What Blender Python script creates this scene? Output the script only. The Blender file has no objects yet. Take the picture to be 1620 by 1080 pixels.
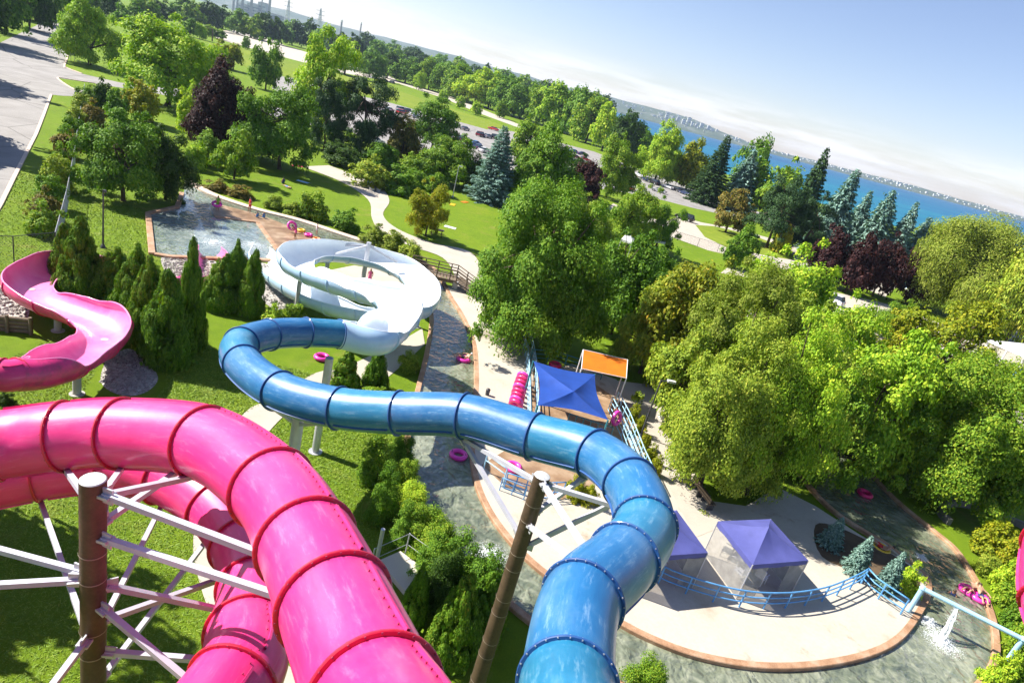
import bpy, bmesh, math, random
import numpy as np
from math import sin, cos, pi, radians, sqrt, atan2, hypot
from mathutils import Vector, Matrix
from mathutils.geometry import tessellate_polygon

# ------------------------------------------------------------------ camera, sky, sun, exposure
SC = bpy.context.scene
COL = SC.collection
FPX, ROLL, PITCH, CAMH = 1005.0, radians(15.0), radians(21.6), 20.0     # survey of the photograph (1620 px wide)
cam_d = bpy.data.cameras.new('camera'); cam = bpy.data.objects.new('camera', cam_d); COL.objects.link(cam)
cam_d.sensor_width = 36.0; cam_d.lens = FPX / 1620 * 36.0; cam_d.clip_start = 0.1; cam_d.clip_end = 30000
fwd = Vector((0, cos(PITCH), -sin(PITCH))); up0 = Vector((0, sin(PITCH), cos(PITCH))); rt0 = Vector((1, 0, 0))
rt = rt0 * cos(ROLL) + up0 * sin(ROLL); upv = -rt0 * sin(ROLL) + up0 * cos(ROLL)
M = Matrix((rt, upv, -fwd)).transposed().to_4x4(); M.translation = (0, 0, CAMH)
cam.matrix_world = M
SC.camera = cam

SUN_EL, SUN_AZ = radians(43), radians(-8)          # the light travels towards +x, slightly towards the camera
LDIR = Vector((cos(SUN_AZ) * cos(SUN_EL), sin(SUN_AZ) * cos(SUN_EL), -sin(SUN_EL)))
sd = bpy.data.lights.new('sun', 'SUN'); sd.energy = 5.0; sd.angle = radians(0.5); sd.color = (1.0, 0.95, 0.86)
sun = bpy.data.objects.new('sun', sd); COL.objects.link(sun); sun.location = (-30, 5, 60)
sun.rotation_euler = LDIR.to_track_quat('-Z', 'Y').to_euler()

W = bpy.data.worlds.new('World'); SC.world = W; W.use_nodes = True
nt = W.node_tree; nt.nodes.clear()
def wn(t, **k):
    n = nt.nodes.new(t)
    for a, b in k.items(): setattr(n, a, b)
    return n
out = wn('ShaderNodeOutputWorld'); bg = wn('ShaderNodeBackground'); sky = wn('ShaderNodeTexSky')
sky.sky_type = 'NISHITA'; sky.sun_disc = False; sky.sun_elevation = SUN_EL
TOSUN = -LDIR
sky.sun_rotation = atan2(TOSUN.x, TOSUN.y); sky.altitude = 80; sky.air_density = 1.0; sky.dust_density = 0.3; sky.ozone_density = 2.2
tc = wn('ShaderNodeTexCoord'); mp = wn('ShaderNodeMapping'); mp.inputs['Scale'].default_value = (4, 4, 38)
nz = wn('ShaderNodeTexNoise'); nz.inputs['Scale'].default_value = 1.6; nz.inputs['Detail'].default_value = 7; nz.inputs['Roughness'].default_value = 0.62
sep = wn('ShaderNodeSeparateXYZ')
lay = wn('ShaderNodeMapRange'); lay.interpolation_type = 'SMOOTHSTEP'
lay.inputs[1].default_value = 0.07; lay.inputs[2].default_value = 0.02; lay.inputs[3].default_value = 0.0; lay.inputs[4].default_value = 0.5
thr = wn('ShaderNodeMapRange'); thr.interpolation_type = 'SMOOTHSTEP'
thr.inputs[1].default_value = 0.36; thr.inputs[2].default_value = 0.66
mul = wn('ShaderNodeMath', operation='MULTIPLY')
mx = wn('ShaderNodeMix', data_type='RGBA'); mx.inputs[7].default_value = (9.6, 9.6, 10.2, 1)
L_ = nt.links.new
L_(tc.outputs['Generated'], mp.inputs[0]); L_(mp.outputs[0], nz.inputs['Vector']); L_(tc.outputs['Generated'], sep.inputs[0])
L_(sep.outputs['Z'], lay.inputs[0]); L_(nz.outputs[0], thr.inputs[0]); L_(lay.outputs[0], mul.inputs[0]); L_(thr.outputs[0], mul.inputs[1])
L_(mul.outputs[0], mx.inputs[0]); tint = wn('ShaderNodeMix', data_type='RGBA', blend_type='MULTIPLY'); tint.inputs[0].default_value = 1.0; tint.inputs[7].default_value = (1.06, .97, 1.06, 1); L_(sky.outputs[0], tint.inputs[6]); L_(tint.outputs[2], mx.inputs[6]); L_(mx.outputs[2], bg.inputs[0]); L_(bg.outputs[0], out.inputs[0])
bg.inputs[1].default_value = 0.072

vs = SC.view_settings; vs.view_transform = 'Standard'; vs.look = 'None'; vs.gamma = 1.0; vs.use_curve_mapping = False
vs.exposure = 1.15
SC.cycles.max_bounces = 6; SC.cycles.transparent_max_bounces = 8; SC.cycles.volume_bounces = 0
SC.cycles.use_adaptive_sampling = True; SC.cycles.adaptive_threshold = 0.02; SC.cycles.use_denoising = True; SC.cycles.caustics_reflective = False; SC.cycles.caustics_refractive = False

# ------------------------------------------------------------------ helpers
rnd = random.Random(7)
def ray(px, py):
    x, y = px - 810.0, py - 540.0
    u = x * cos(ROLL) + y * sin(ROLL); v = -x * sin(ROLL) + y * cos(ROLL)
    return Vector((u, FPX * cos(PITCH) - v * sin(PITCH), -(FPX * sin(PITCH) + v * cos(PITCH))))
def G(px, py, h=0.0):            # surveyed spot of the place: where the photograph's sight line meets height h
    r = ray(px, py); return Vector((0, 0, CAMH)) + r * ((CAMH - h) / -r.z)
def D(px, py, z):                # spot at distance z along the sight line
    return Vector((0, 0, CAMH)) + ray(px, py) * (z / FPX)
def depth(p):
    d = Vector(p) - Vector((0, 0, CAMH)); return d.dot(fwd)
def topx(p):
    d = Vector(p) - Vector((0, 0, CAMH)); f = d.dot(fwd)
    return 810 + FPX * d.dot(rt) / f, 540 - FPX * d.dot(upv) / f

def catmull(pts, n=8, closed=False):
    P = [Vector(p) for p in pts]; out = []
    N = len(P); rng = range(N) if closed else range(N - 1)
    for i in rng:
        if closed: a, b, c, d = P[(i - 1) % N], P[i], P[(i + 1) % N], P[(i + 2) % N]
        else: a, b, c, d = P[max(i - 1, 0)], P[i], P[i + 1], P[min(i + 2, N - 1)]
        for k in range(n):
            t = k / n
            out.append(0.5 * ((2 * b) + (c - a) * t + (2 * a - 5 * b + 4 * c - d) * t * t + (3 * b - a - 3 * c + d) * t ** 3))
    if not closed: out.append(P[-1].copy())
    return out
def resample(pts, step):
    P = [Vector(p) for p in pts]; L = [0]
    for a, b in zip(P, P[1:]): L.append(L[-1] + (b - a).length)
    n = max(1, int(round(L[-1] / step))); out = []; j = 0
    for i in range(n + 1):
        s = L[-1] * i / n
        while j < len(P) - 2 and L[j + 1] < s: j += 1
        t = (s - L[j]) / max(1e-9, L[j + 1] - L[j]); out.append(P[j].lerp(P[j + 1], min(1, t)))
    return out

class MB:
    """collects shapes of one part"""
    def __init__(s): s.v = []; s.f = []
    def add(s, vs, fs):
        o = len(s.v); s.v += [tuple(v) for v in vs]; s.f += [tuple(i + o for i in f) for f in fs]; return s
    def box(s, c, size, rz=0.0, ax=None):
        hx, hy, hz = size[0] / 2, size[1] / 2, size[2] / 2; c = Vector(c)
        if ax is None: X, Y, Z = Vector((cos(rz), sin(rz), 0)), Vector((-sin(rz), cos(rz), 0)), Vector((0, 0, 1))
        else: X, Y, Z = ax
        vs = [c + X * a * hx + Y * b * hy + Z * d * hz for a in (-1, 1) for b in (-1, 1) for d in (-1, 1)]
        return s.add(vs, [(0, 1, 3, 2), (4, 6, 7, 5), (0, 4, 5, 1), (2, 3, 7, 6), (0, 2, 6, 4), (1, 5, 7, 3)])
    def beam(s, a, b, w, h):
        a, b = Vector(a), Vector(b); t = (b - a); L = t.length; t.normalize()
        x = t.cross(Vector((0, 0, 1)))
        if x.length < 1e-3: x = Vector((1, 0, 0))
        x.normalize(); y = x.cross(t)
        return s.box((a + b) / 2, (w, h, L), ax=(x, y, t))
    def tube(s, pts, r, n=8, caps=True, r2=None):
        P = [Vector(p) for p in pts]; m = len(P); rings = []; prev = None
        for i in range(m):
            t = (P[min(i + 1, m - 1)] - P[max(i - 1, 0)]).normalized()
            if prev is None:
                x = t.cross(Vector((0, 0, 1)))
                if x.length < 1e-3: x = Vector((1, 0, 0))
            else: x = prev - t * prev.dot(t)
            x.normalize(); prev = x; y = t.cross(x)
            rr = r if r2 is None else r + (r2 - r) * i / (m - 1)
            rings.append([P[i] + (x * cos(2 * pi * k / n) + y * sin(2 * pi * k / n)) * rr for k in range(n)])
        vs = [v for R in rings for v in R]; fs = []
        for i in range(m - 1):
            for k in range(n):
                a, b = i * n + k, i * n + (k + 1) % n
                fs.append((a, b, b + n, a + n))
        if caps: fs.append(tuple(reversed(range(n)))); fs.append(tuple(range((m - 1) * n, m * n)))
        return s.add(vs, fs)
    def lathe(s, prof, n=16, c=(0, 0, 0)):
        c = Vector(c); vs = []; fs = []
        for (r, z) in prof:
            for k in range(n): vs.append(c + Vector((r * cos(2 * pi * k / n), r * sin(2 * pi * k / n), z)))
        for i in range(len(prof) - 1):
            for k in range(n):
                a, b = i * n + k, i * n + (k + 1) % n; fs.append((a, b, b + n, a + n))
        return s.add(vs, fs)
    def torus(s, c, R, r, n=20, m=8, ax=None, squash=1.0):
        X, Y, Z = ax or (Vector((1, 0, 0)), Vector((0, 1, 0)), Vector((0, 0, 1))); c = Vector(c); vs = []; fs = []
        for i in range(n):
            a = 2 * pi * i / n; d = X * cos(a) + Y * sin(a)
            for k in range(m):
                b = 2 * pi * k / m; vs.append(c + d * (R + r * cos(b)) + Z * (r * sin(b) * squash))
        for i in range(n):
            for k in range(m):
                fs.append((i * m + k, ((i + 1) % n) * m + k, ((i + 1) % n) * m + (k + 1) % m, i * m + (k + 1) % m))
        return s.add(vs, fs)
    def sheet(s, pts, z=None, skirt=None):
        P = [Vector((p[0], p[1], p[2] if z is None else z)) for p in pts]
        if sum((P[i - 1].x * P[i].y - P[i].x * P[i - 1].y) for i in range(len(P))) < 0: P.reverse()
        tr = tessellate_polygon([[Vector((p.x, p.y, 0)) for p in P]])
        fs = []
        for t in tr:
            a, b, c = (P[i] for i in t)
            if (b - a).to_2d().cross((c - a).to_2d()) < 0: t = (t[0], t[2], t[1])
            fs.append(tuple(t))
        s.add(P, fs)
        if skirt is not None:
            n = len(P); vs = P + [Vector((p.x, p.y, skirt)) for p in P]
            s.add(vs, [(i, i + n, (i + 1) % n + n, (i + 1) % n) for i in range(n)])
        return s
    def band(s, pts, w, z0, z1, off=0.0, closed=False):
        """kerb with a rectangular section along a ground line"""
        P = [Vector((p[0], p[1], 0)) for p in pts]; n = len(P); vs = []; fs = []
        for i in range(n):
            if closed: t = P[(i + 1) % n] - P[i - 1]
            else: t = P[min(i + 1, n - 1)] - P[max(i - 1, 0)]
            t.normalize(); nrm = Vector((-t.y, t.x, 0)); a = P[i] + nrm * (off - w / 2); b = P[i] + nrm * (off + w / 2)
            c = min(.03, w / 4)
            vs += [(a.x, a.y, z0), (a.x, a.y, z1 - c), (a.x + nrm.x * c, a.y + nrm.y * c, z1), (b.x - nrm.x * c, b.y - nrm.y * c, z1), (b.x, b.y, z1 - c), (b.x, b.y, z0)]
        for i in range(n if closed else n - 1):
            j = (i + 1) % n
            for k in range(5): fs.append((i * 6 + k, i * 6 + k + 1, j * 6 + k + 1, j * 6 + k)[::-1])
        if not closed: fs += [tuple(range(6)), tuple(reversed(range((n - 1) * 6, n * 6)))]
        return s.add(vs, fs)
    def mesh(s, name, mat, smooth=False, origin=None):
        me = bpy.data.meshes.new(name)
        v = s.v if origin is None else [(a - origin[0], b - origin[1], c - origin[2]) for a, b, c in s.v]
        me.from_pydata(v, [], s.f); me.update()
        if mat: me.materials.append(mat)
        if smooth:
            me.polygons.foreach_set('use_smooth', [True] * len(me.polygons))
            if smooth != 'all': me.set_sharp_from_angle(angle=radians(40))
        return me
def link(name, data, parent=None, loc=None):
    o = bpy.data.objects.new(name, data); COL.objects.link(o)
    if parent: o.parent = parent
    if loc is not None: o.location = loc
    return o
def tag(o, label=None, cat=None, group=None, kind=None):
    if label: o['label'] = label
    if cat: o['category'] = cat
    if group: o['group'] = group
    if kind: o['kind'] = kind
    return o
def thing(name, label, cat, loc=(0, 0, 0), rz=0.0, group=None):
    o = link(name, None, loc=loc); o.rotation_euler = (0, 0, rz); o.empty_display_size = .3
    return tag(o, label, cat, group)
def part(name, mb, mat, parent, smooth=False, world=True):
    """a part of a thing; world=True: the shapes were given in world coordinates of an unrotated thing"""
    org = None
    if world and parent is not None:
        org = Vector((0, 0, 0)); p = parent
        while p is not None: org = org + p.location; p = p.parent
    return link(name, mb.mesh(name, mat, smooth, org), parent)
def setting(name, mb, mat, smooth=False): return tag(link(name, mb.mesh(name, mat, smooth)), kind='structure')
def one(name, mb, mat, label, cat, group=None, smooth=False, loc=(0, 0, 0)):
    loc = Vector(loc); return tag(link(name, mb.mesh(name, mat, smooth, loc), None, loc), label, cat, group)
def dup(root, loc, rz=0.0, label=None, scale=None):
    def cp(o, par):
        c = o.copy(); COL.objects.link(c); c.parent = par
        for ch in kids.get(o.name, []): cp(ch, c)
        return c
    kids = {}
    for o in root.children_recursive: kids.setdefault(o.parent.name, []).append(o)
    c = cp(root, None); c.location = loc; c.rotation_euler = (0, 0, rz)
    if scale: c.scale = scale
    if label: c['label'] = label
    return c
ORD = 'first second third fourth fifth sixth seventh eighth ninth tenth eleventh twelfth thirteenth fourteenth fifteenth sixteenth seventeenth eighteenth nineteenth twentieth'.split()
ORD += ['twenty-' + o for o in ORD[:9]] + ['thirtieth'] + ['thirty-' + o for o in ORD[:9]] + ['fortieth'] + ['forty-' + o for o in ORD[:9]]

# ------------------------------------------------------------------ materials
MATS = {}
class NM:
    def __init__(s, name):
        s.m = bpy.data.materials.new(name); s.m.use_nodes = True; s.t = s.m.node_tree; s.t.nodes.clear()
        s.out = s.n('ShaderNodeOutputMaterial'); s.b = s.n('ShaderNodeBsdfPrincipled'); s.l(s.b.outputs[0], s.out.inputs[0]); MATS[name] = s.m
    def n(s, t, **k):
        n = s.t.nodes.new(t)
        for a, b in k.items(): setattr(n, a, b)
        return n
    def l(s, a, b): s.t.links.new(a, b)
    def coord(s, kind='pos', scale=(1, 1, 1)):
        if kind == 'pos': o = s.n('ShaderNodeNewGeometry').outputs['Position']
        else: o = s.n('ShaderNodeTexCoord').outputs['Object']
        if tuple(scale) != (1, 1, 1):
            m = s.n('ShaderNodeMapping'); m.inputs['Scale'].default_value = scale; s.l(o, m.inputs[0]); o = m.outputs[0]
        return o
    def noise(s, scale, detail=4, rough=.6, vec=None):
        n = s.n('ShaderNodeTexNoise'); n.inputs['Scale'].default_value = scale; n.inputs['Detail'].default_value = detail; n.inputs['Roughness'].default_value = rough
        s.l(vec or s.coord(), n.inputs['Vector']); return n.outputs[0]
    def ramp(s, fac, stops):
        r = s.n('ShaderNodeValToRGB'); e = r.color_ramp.elements
        while len(e) < len(stops): e.new(.5)
        for el, (p, c) in zip(e, stops): el.position = p; el.color = (*c, 1) if len(c) == 3 else c
        s.l(fac, r.inputs[0]); return r.outputs[0]
    def mix(s, fac, a, b, mode='MIX'):
        m = s.n('ShaderNodeMix', data_type='RGBA', blend_type=mode)
        for i, x in ((0, fac), (6, a), (7, b)):
            if isinstance(x, (int, float)): m.inputs[i].default_value = x
            elif isinstance(x, tuple): m.inputs[i].default_value = (*x, 1)
            else: s.l(x, m.inputs[i])
        return m.outputs[2]
    def bump(s, h, strength=.3, dist=.02):
        b = s.n('ShaderNodeBump'); b.inputs['Strength'].default_value = strength; b.inputs['Distance'].default_value = dist
        s.l(h, b.inputs['Height']); s.l(b.outputs[0], s.b.inputs['Normal'])
    def col(s, c):
        if isinstance(c, tuple): s.b.inputs['Base Color'].default_value = (*c, 1)
        else: s.l(c, s.b.inputs['Base Color'])
    def set(s, **k):
        for a, b in k.items(): s.b.inputs[a.replace('_', ' ')].default_value = b
        return s
def simple(name, c, rough=.6, var=.25, scale=3.0, bump=0.0, metal=0.0, fine=None, spec=.5, kind='pos'):
    """weathered paint, concrete, metal: the colour with soft patches of a darker and a lighter tone"""
    s = NM(name); v = s.coord(kind)
    n1 = s.noise(scale, 5, .6, v)
    dk = tuple(x * (1 - var) for x in c); lt = tuple(min(1, x * (1 + var)) for x in c)
    cc = s.ramp(n1, [(.3, dk), (.5, c), (.72, lt)])
    if fine: cc = s.mix(.35, cc, s.ramp(s.noise(fine, 3, .7, v), [(.3, dk), (.7, lt)]))
    s.col(cc); s.set(Roughness=rough, Metallic=metal); s.b.inputs['Specular IOR Level'].default_value = spec
    if bump: s.bump(s.noise(fine or scale * 8, 4, .6, v), bump, .02)
    return s.m
# grass: mown lawn with lime and darker patches
s = NM('grass'); n1 = s.noise(.12, 6, .62); n2 = s.noise(1.1, 5, .65); n3 = s.noise(14, 4, .75)
c1 = s.ramp(n1, [(.32, (.098, .180, .006)), (.52, (.145, .240, .008)), (.70, (.22, .275, .016))])
c2 = s.ramp(n2, [(.34, (.080, .150, .005)), (.62, (.190, .275, .010))])
c3 = s.ramp(n3, [(.34, (.035, .075, .004)), (.66, (.19, .27, .014))])
dry = s.ramp(s.noise(.33, 6, .7), [(.56, (0, 0, 0)), (.74, (.75, .75, .75))]); cm = s.mix(dry, s.mix(.34, s.mix(.4, c1, c2), c3), (.24, .22, .055)); s.col(cm); s.set(Roughness=.85); s.b.inputs['Specular IOR Level'].default_value = .15
s.bump(s.noise(30, 4, .8), .9, .05); GRASS = s.m
s = NM('field_grass'); n1 = s.noise(.03, 5, .6); n2 = s.noise(.5, 4, .65)
s.col(s.mix(.4, s.ramp(n1, [(.35, (.13, .20, .012)), (.6, (.19, .25, .020))]), s.ramp(n2, [(.35, (.10, .16, .015)), (.65, (.25, .27, .045))])))
s.set(Roughness=.9); s.b.inputs['Specular IOR Level'].default_value = .1; FIELD = s.m
s = NM('blade_green'); isl = s.n('ShaderNodeNewGeometry').outputs['Random Per Island']
s.col(s.ramp(isl, [(0, (.10, .20, .006)), (.5, (.18, .29, .010)), (1, (.28, .35, .03))])); s.set(Roughness=.7); BLADE = s.m
s = NM('asphalt'); n1 = s.noise(.25, 5, .6); n2 = s.noise(12, 4, .7); cr = s.n('ShaderNodeTexVoronoi', feature='DISTANCE_TO_EDGE'); cr.inputs['Scale'].default_value = .11
nv = s.noise(.8, 4, .6); s.l(s.mix(.12, s.coord(), nv), cr.inputs['Vector']); crk = s.ramp(cr.outputs['Distance'], [(0, (1, 1, 1)), (.012, (0, 0, 0))])
base = s.mix(.35, s.ramp(n1, [(.3, (.20, .185, .17)), (.7, (.33, .31, .29))]), s.ramp(n2, [(.3, (.15, .14, .13)), (.7, (.38, .36, .34))]))
s.col(s.mix(crk, base, (.12, .11, .10))); s.set(Roughness=.9); s.bump(n2, .3, .01); ASPH = s.m
CONC = simple('concrete_deck', (.56, .50, .42), .8, .10, .5, .15, fine=25)
s = NM('deck'); n1 = s.noise(.35, 5, .6); n2 = s.noise(6, 5, .7); n3 = s.noise(40, 3, .7)
dk = s.mix(.25, s.ramp(n1, [(.25, (.34, .27, .19)), (.42, (.46, .41, .33)), (.75, (.53, .48, .40))]), s.ramp(n2, [(.3, (.35, .29, .21)), (.6, (.53, .48, .40))]))
st = s.ramp(s.noise(.55, 6, .62), [(.30, (.8, .8, .8)), (.40, (0, 0, 0))])
s.col(s.mix(st, dk, (.30, .22, .15))); s.set(Roughness=.75); s.bump(n3, .15, .01); DECK = s.m
PATH = simple('path_concrete', (.44, .39, .32), .85, .14, .6, .2, fine=18)
s = NM('wet_paving'); n1 = s.noise(.6, 5, .6)
s.col(s.ramp(n1, [(.3, (.16, .095, .055)), (.5, (.30, .19, .11)), (.7, (.45, .33, .22))])); s.set(Roughness=.35); WET = s.m
s = NM('kerb_stone'); n1 = s.noise(1.3, 5, .65); n2 = s.noise(18, 4, .7)
s.col(s.mix(.3, s.ramp(n1, [(.3, (.20, .085, .032)), (.5, (.36, .19, .095)), (.7, (.50, .35, .24))]), s.ramp(n2, [(.3, (.22, .11, .05)), (.7, (.62, .45, .32))])))
s.set(Roughness=.7); s.bump(n2, .3, .02); KERB = s.m
PALEK = simple('pale_kerb', (.60, .47, .37), .8, .16, 1.2, .2, fine=20)
def water_mat(name, a, b, c, rough=.08, dist=.5, spec=.5):
    """shallow rippled water over a mottled floor, whose pale mottles double as painted ripple light; the ripples are relief that sun and sky shade"""
    s = NM(name)
    def nz(scale, det, dis, vec=None):
        n = s.n('ShaderNodeTexNoise'); n.inputs['Scale'].default_value = scale; n.inputs['Detail'].default_value = det; n.inputs['Distortion'].default_value = dis; s.l(vec or s.coord(), n.inputs['Vector']); return n.outputs[0]
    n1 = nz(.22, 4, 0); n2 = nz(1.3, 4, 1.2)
    s.col(s.mix(.5, s.ramp(n1, [(.3, a), (.52, b), (.72, c)]), s.ramp(n2, [(.34, a), (.5, b), (.66, c)])))  # pale mottles: floor tone and painted ripple light together
    s.set(Roughness=rough); s.b.inputs['Specular IOR Level'].default_value = spec; s.b.inputs['Coat Weight'].default_value = .8; s.b.inputs['Coat Roughness'].default_value = .03
    h = s.mix(.30, nz(1.0, 2, .9), nz(2.3, 2, .6)); s.bump(h, 1.0, dist); return s.m
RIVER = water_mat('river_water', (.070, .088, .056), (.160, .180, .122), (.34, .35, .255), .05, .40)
POOL = water_mat('pool_water', (.115, .165, .150), (.22, .27, .245), (.40, .44, .40), .08, .40)
s = NM('lake_water'); n1 = s.noise(.0022, 4, .55, s.coord('pos', (1, 3.2, 1))); sp = s.n('ShaderNodeSeparateXYZ'); s.l(s.coord(), sp.inputs[0])
mr = s.n('ShaderNodeMapRange'); mr.inputs[1].default_value = 300; mr.inputs[2].default_value = 2200; s.l(sp.outputs['Y'], mr.inputs[0])
shal = s.ramp(mr.outputs[0], [(0, (.010, .19, .24)), (.35, (.008, .13, .24)), (1, (.006, .07, .19))])
s.col(s.mix(.45, shal, s.ramp(n1, [(.35, (.005, .065, .19)), (.65, (.010, .18, .25))]))); s.set(Roughness=.45); s.b.inputs['Specular IOR Level'].default_value = .15
s.bump(s.noise(.25, 5, .7, s.coord('pos', (1, 2.5, 1))), .6, 1.0); LAKE = s.m
s = NM('gravel'); vo = s.n('ShaderNodeTexVoronoi'); vo.inputs['Scale'].default_value = 9; s.l(s.coord(), vo.inputs['Vector'])
s.col(s.ramp(vo.outputs['Color'], [(.1, (.16, .15, .14)), (.5, (.36, .33, .30)), (.9, (.62, .58, .53))])); s.set(Roughness=.9); s.bump(vo.outputs['Distance'], 1.0, .06); GRAVEL = s.m
SOIL = simple('soil', (.10, .065, .035), .95, .4, 1.5, .5, fine=20)
s = NM('land_far'); n1 = s.noise(.006, 6, .7); s.col(s.ramp(n1, [(.35, (.03, .055, .022)), (.55, (.06, .085, .035)), (.72, (.20, .20, .18))])); s.set(Roughness=.95); LAND = s.m
WHITEP = simple('white_paint', (.72, .72, .74), .5, .08, 2.0, .05)

# ------------------------------------------------------------------ ground, lake, far shore
shore = [(700, -150), (420, 60), (290, 215), (222, 312), (150, 372), (95, 425), (52, 500), (15, 640), (-25, 900), (-30, 1600), (20, 2600), (120, 4250)]
gpoly = [(-6000, -150)] + shore + [(-6000, 4250)]
setting('ground', MB().sheet([(x, y, 0) for x, y in gpoly]), GRASS)
setting('lake', MB().sheet([(-2500, -600, -.7), (9000, -600, -.7), (9000, 5250, -.7), (-2500, 5250, -.7)]), LAKE)
def hills(name, x0, x1, y0, prof, nx, dep, seed):
    r = random.Random(seed); mb = MB(); vs = []; fs = []; rows = 7
    for i in range(nx + 1):
        x = x0 + (x1 - x0) * i / nx; hh = prof(x)
        for j in range(rows):
            t = j / (rows - 1); q = sin(min(1, t * 1.35) * pi / 2) ** 1.4
            vs.append((x, y0 + dep * t + 90 * sin(x * .0013 + seed), max(-.2, hh * q * (1 + .10 * sin(x * .004 + j) + .05 * r.uniform(-1, 1)) + (0 if j else -1.2))))
    for i in range(nx):
        for j in range(rows - 1):
            a = i * rows + j; fs.append((a, a + rows, a + rows + 1, a + 1))
    return setting(name, mb.add(vs, fs), LAND, True)
def prof_far(x):
    a = 78 if x < 850 else (78 - (x - 850) * .12 if x < 1250 else 30)
    return max(17, a) + 5 * sin(x * .0031) + 3 * sin(x * .011)
hills('far_shore_hills', -6500, 9000, 4300, prof_far, 150, 900, 3)

# ------------------------------------------------------------------ roads and parking
def gp(pts, n=6, h=0, closed=False): return catmull([G(*p, h) for p in pts], n, closed)
road_r = [(-140, 560), (0, 322), (40, 240), (62, 190), (80, 150)]
mb = MB()
rl = [G(-140, 560), G(0, 322), G(56, 212), G(80, 150), G(100, 152), G(140, 153), G(140, 146), G(112, 138), G(93, 127), G(94, 124), G(128, 129), G(160, 134), G(240, 147), G(330, 164), G(420, 182), G(500, 200), G(520, 192), G(420, 165), G(300, 143), G(190, 131), G(130, 117), G(102, 105), G(108, 88), G(112, 70), G(112, 50), G(112, 26), G(108, 20), G(92, 22), G(76, 29), G(55, 42), G(25, 56), G(0, 68), G(-140, 190), G(-420, 480)]
setting('road', mb.sheet([(p.x, p.y, .015) for p in rl]), ASPH)
kp = [G(-140, 560), G(0, 322), G(30, 262), G(56, 212), G(68, 182), G(80, 150)]
setting('road_kerb', MB().band(resample(kp, 2), .35, 0, .12, -.1), PALEK)
setting('road_kerb', MB().band(catmull([G(130, 117), G(108, 109), G(102, 105), G(108, 88), G(112, 70)], 6), .35, 0, .12), PALEK)
kp = catmull([G(140, 153), G(112, 139), G(94, 127), G(95, 123.5), G(128, 129), G(150, 132)], 5)
setting('road_kerb', MB().band(kp, .3, 0, .12), PALEK)
def lot(name, pts, mat=ASPH, z=.012): setting(name, MB().sheet([(p.x, p.y, z) for p in [G(*q) for q in pts]]), mat)
lot('parking_lot', [(555, 150), (600, 158), (690, 183), (760, 198), (830, 212), (940, 240), (1010, 268), (1080, 300), (1145, 322), (1190, 338), (1170, 345), (1100, 330), (1030, 312), (960, 300), (880, 290), (700, 255), (620, 235), (545, 205), (430, 140), (440, 120), (470, 125)])
lot('lakeside_drive', [(985, 262), (1030, 272), (1100, 300), (1200, 335), (1320, 375), (1500, 455), (1490, 468), (1320, 394), (1200, 352), (1100, 318), (1040, 302)], ASPH, .016)
lot('park_road', [(1050, 352), (1075, 342), (1110, 352), (1165, 362), (1215, 376), (1330, 410), (1420, 452), (1400, 470), (1330, 440), (1240, 426), (1190, 412), (1120, 396), (1060, 374), (1010, 352), (960, 330), (970, 322)], PATH, .02)
lot('side_path', [(1140, 432), (1190, 440), (1215, 460), (1330, 500), (1400, 520), (1500, 540), (1640, 600), (1640, 570), (1470, 505), (1400, 480), (1320, 462), (1240, 440), (1150, 424)], PATH, .024)
lot('grass_island', [(1100, 356), (1130, 358), (1190, 372), (1250, 395), (1258, 412), (1215, 405), (1150, 392), (1115, 375)], FIELD, .03)
lot('playing_field', [(330, 68), (390, 78), (450, 95), (540, 118), (620, 140), (700, 168), (800, 200), (770, 205), (690, 183), (600, 155), (545, 146), (470, 125), (410, 112), (340, 92)], FIELD, .018)
lot('sand_lot', [(345, 62), (330, 50), (370, 48), (430, 62), (450, 72), (540, 100), (620, 122), (635, 133), (540, 115), (450, 91), (390, 75)], PATH, .014)
lot('field_path', [(632, 133), (700, 155), (760, 180), (836, 208), (838, 204), (765, 174), (705, 150), (634, 130)], PATH, .022)
lot('plaza', [(1560, 520), (1640, 520), (1640, 800), (1560, 740), (1590, 640)], PATH, .026)
lot('plaza', [(1180, 470), (1350, 470), (1560, 560), (1560, 600), (1400, 600), (1180, 500)], PATH, .013)

# ------------------------------------------------------------------ river, splash pool, decks, paths
DK = .22
rb_in = [(650, 404), (690, 425), (715, 468), (735, 500), (752, 540), (757, 590), (755, 640), (750, 700), (757, 755), (775, 800), (806, 845), (850, 890), (905, 930), (975, 975), (1040, 1008), (1110, 1032), (1200, 1047), (1290, 1045), (1370, 1029), (1420, 1003), (1452, 962), (1466, 930), (1461, 907), (1440, 892), (1405, 862), (1365, 838), (1325, 812), (1290, 780), (1260, 740), (1235, 690)]
rb_out = [(560, 406), (610, 424), (640, 446), (668, 470), (680, 500), (674, 550), (662, 600), (650, 650), (640, 700), (640, 760), (660, 810), (700, 860), (745, 900), (800, 955), (870, 1010), (960, 1075), (1060, 1130), (1200, 1170), (1340, 1175), (1450, 1150), (1540, 1100), (1576, 1055), (1580, 1010), (1568, 960), (1545, 915), (1515, 870), (1480, 840), (1430, 800), (1390, 760), (1350, 705), (1320, 660)]
IN = catmull([G(x, y, DK) for x, y in rb_in], 5); OUT = catmull([G(x, y, .1) for x, y in rb_out], 5)
up_hi = [(293, 284), (330, 306), (400, 330), (470, 348), (540, 371), (600, 390), (650, 404)]
UPH = catmull([G(x, y, .15) for x, y in up_hi], 5)
up_lo = [(345, 322), (410, 339), (470, 362), (520, 382), (560, 406)]
UPL = catmull([G(x, y, .15) for x, y in up_lo], 5)
pool_w = [(293, 284), (291, 306), (284, 328), (238, 338), (245, 402)]
PW = [G(x, y, .1) for x, y in pool_w]
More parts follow.
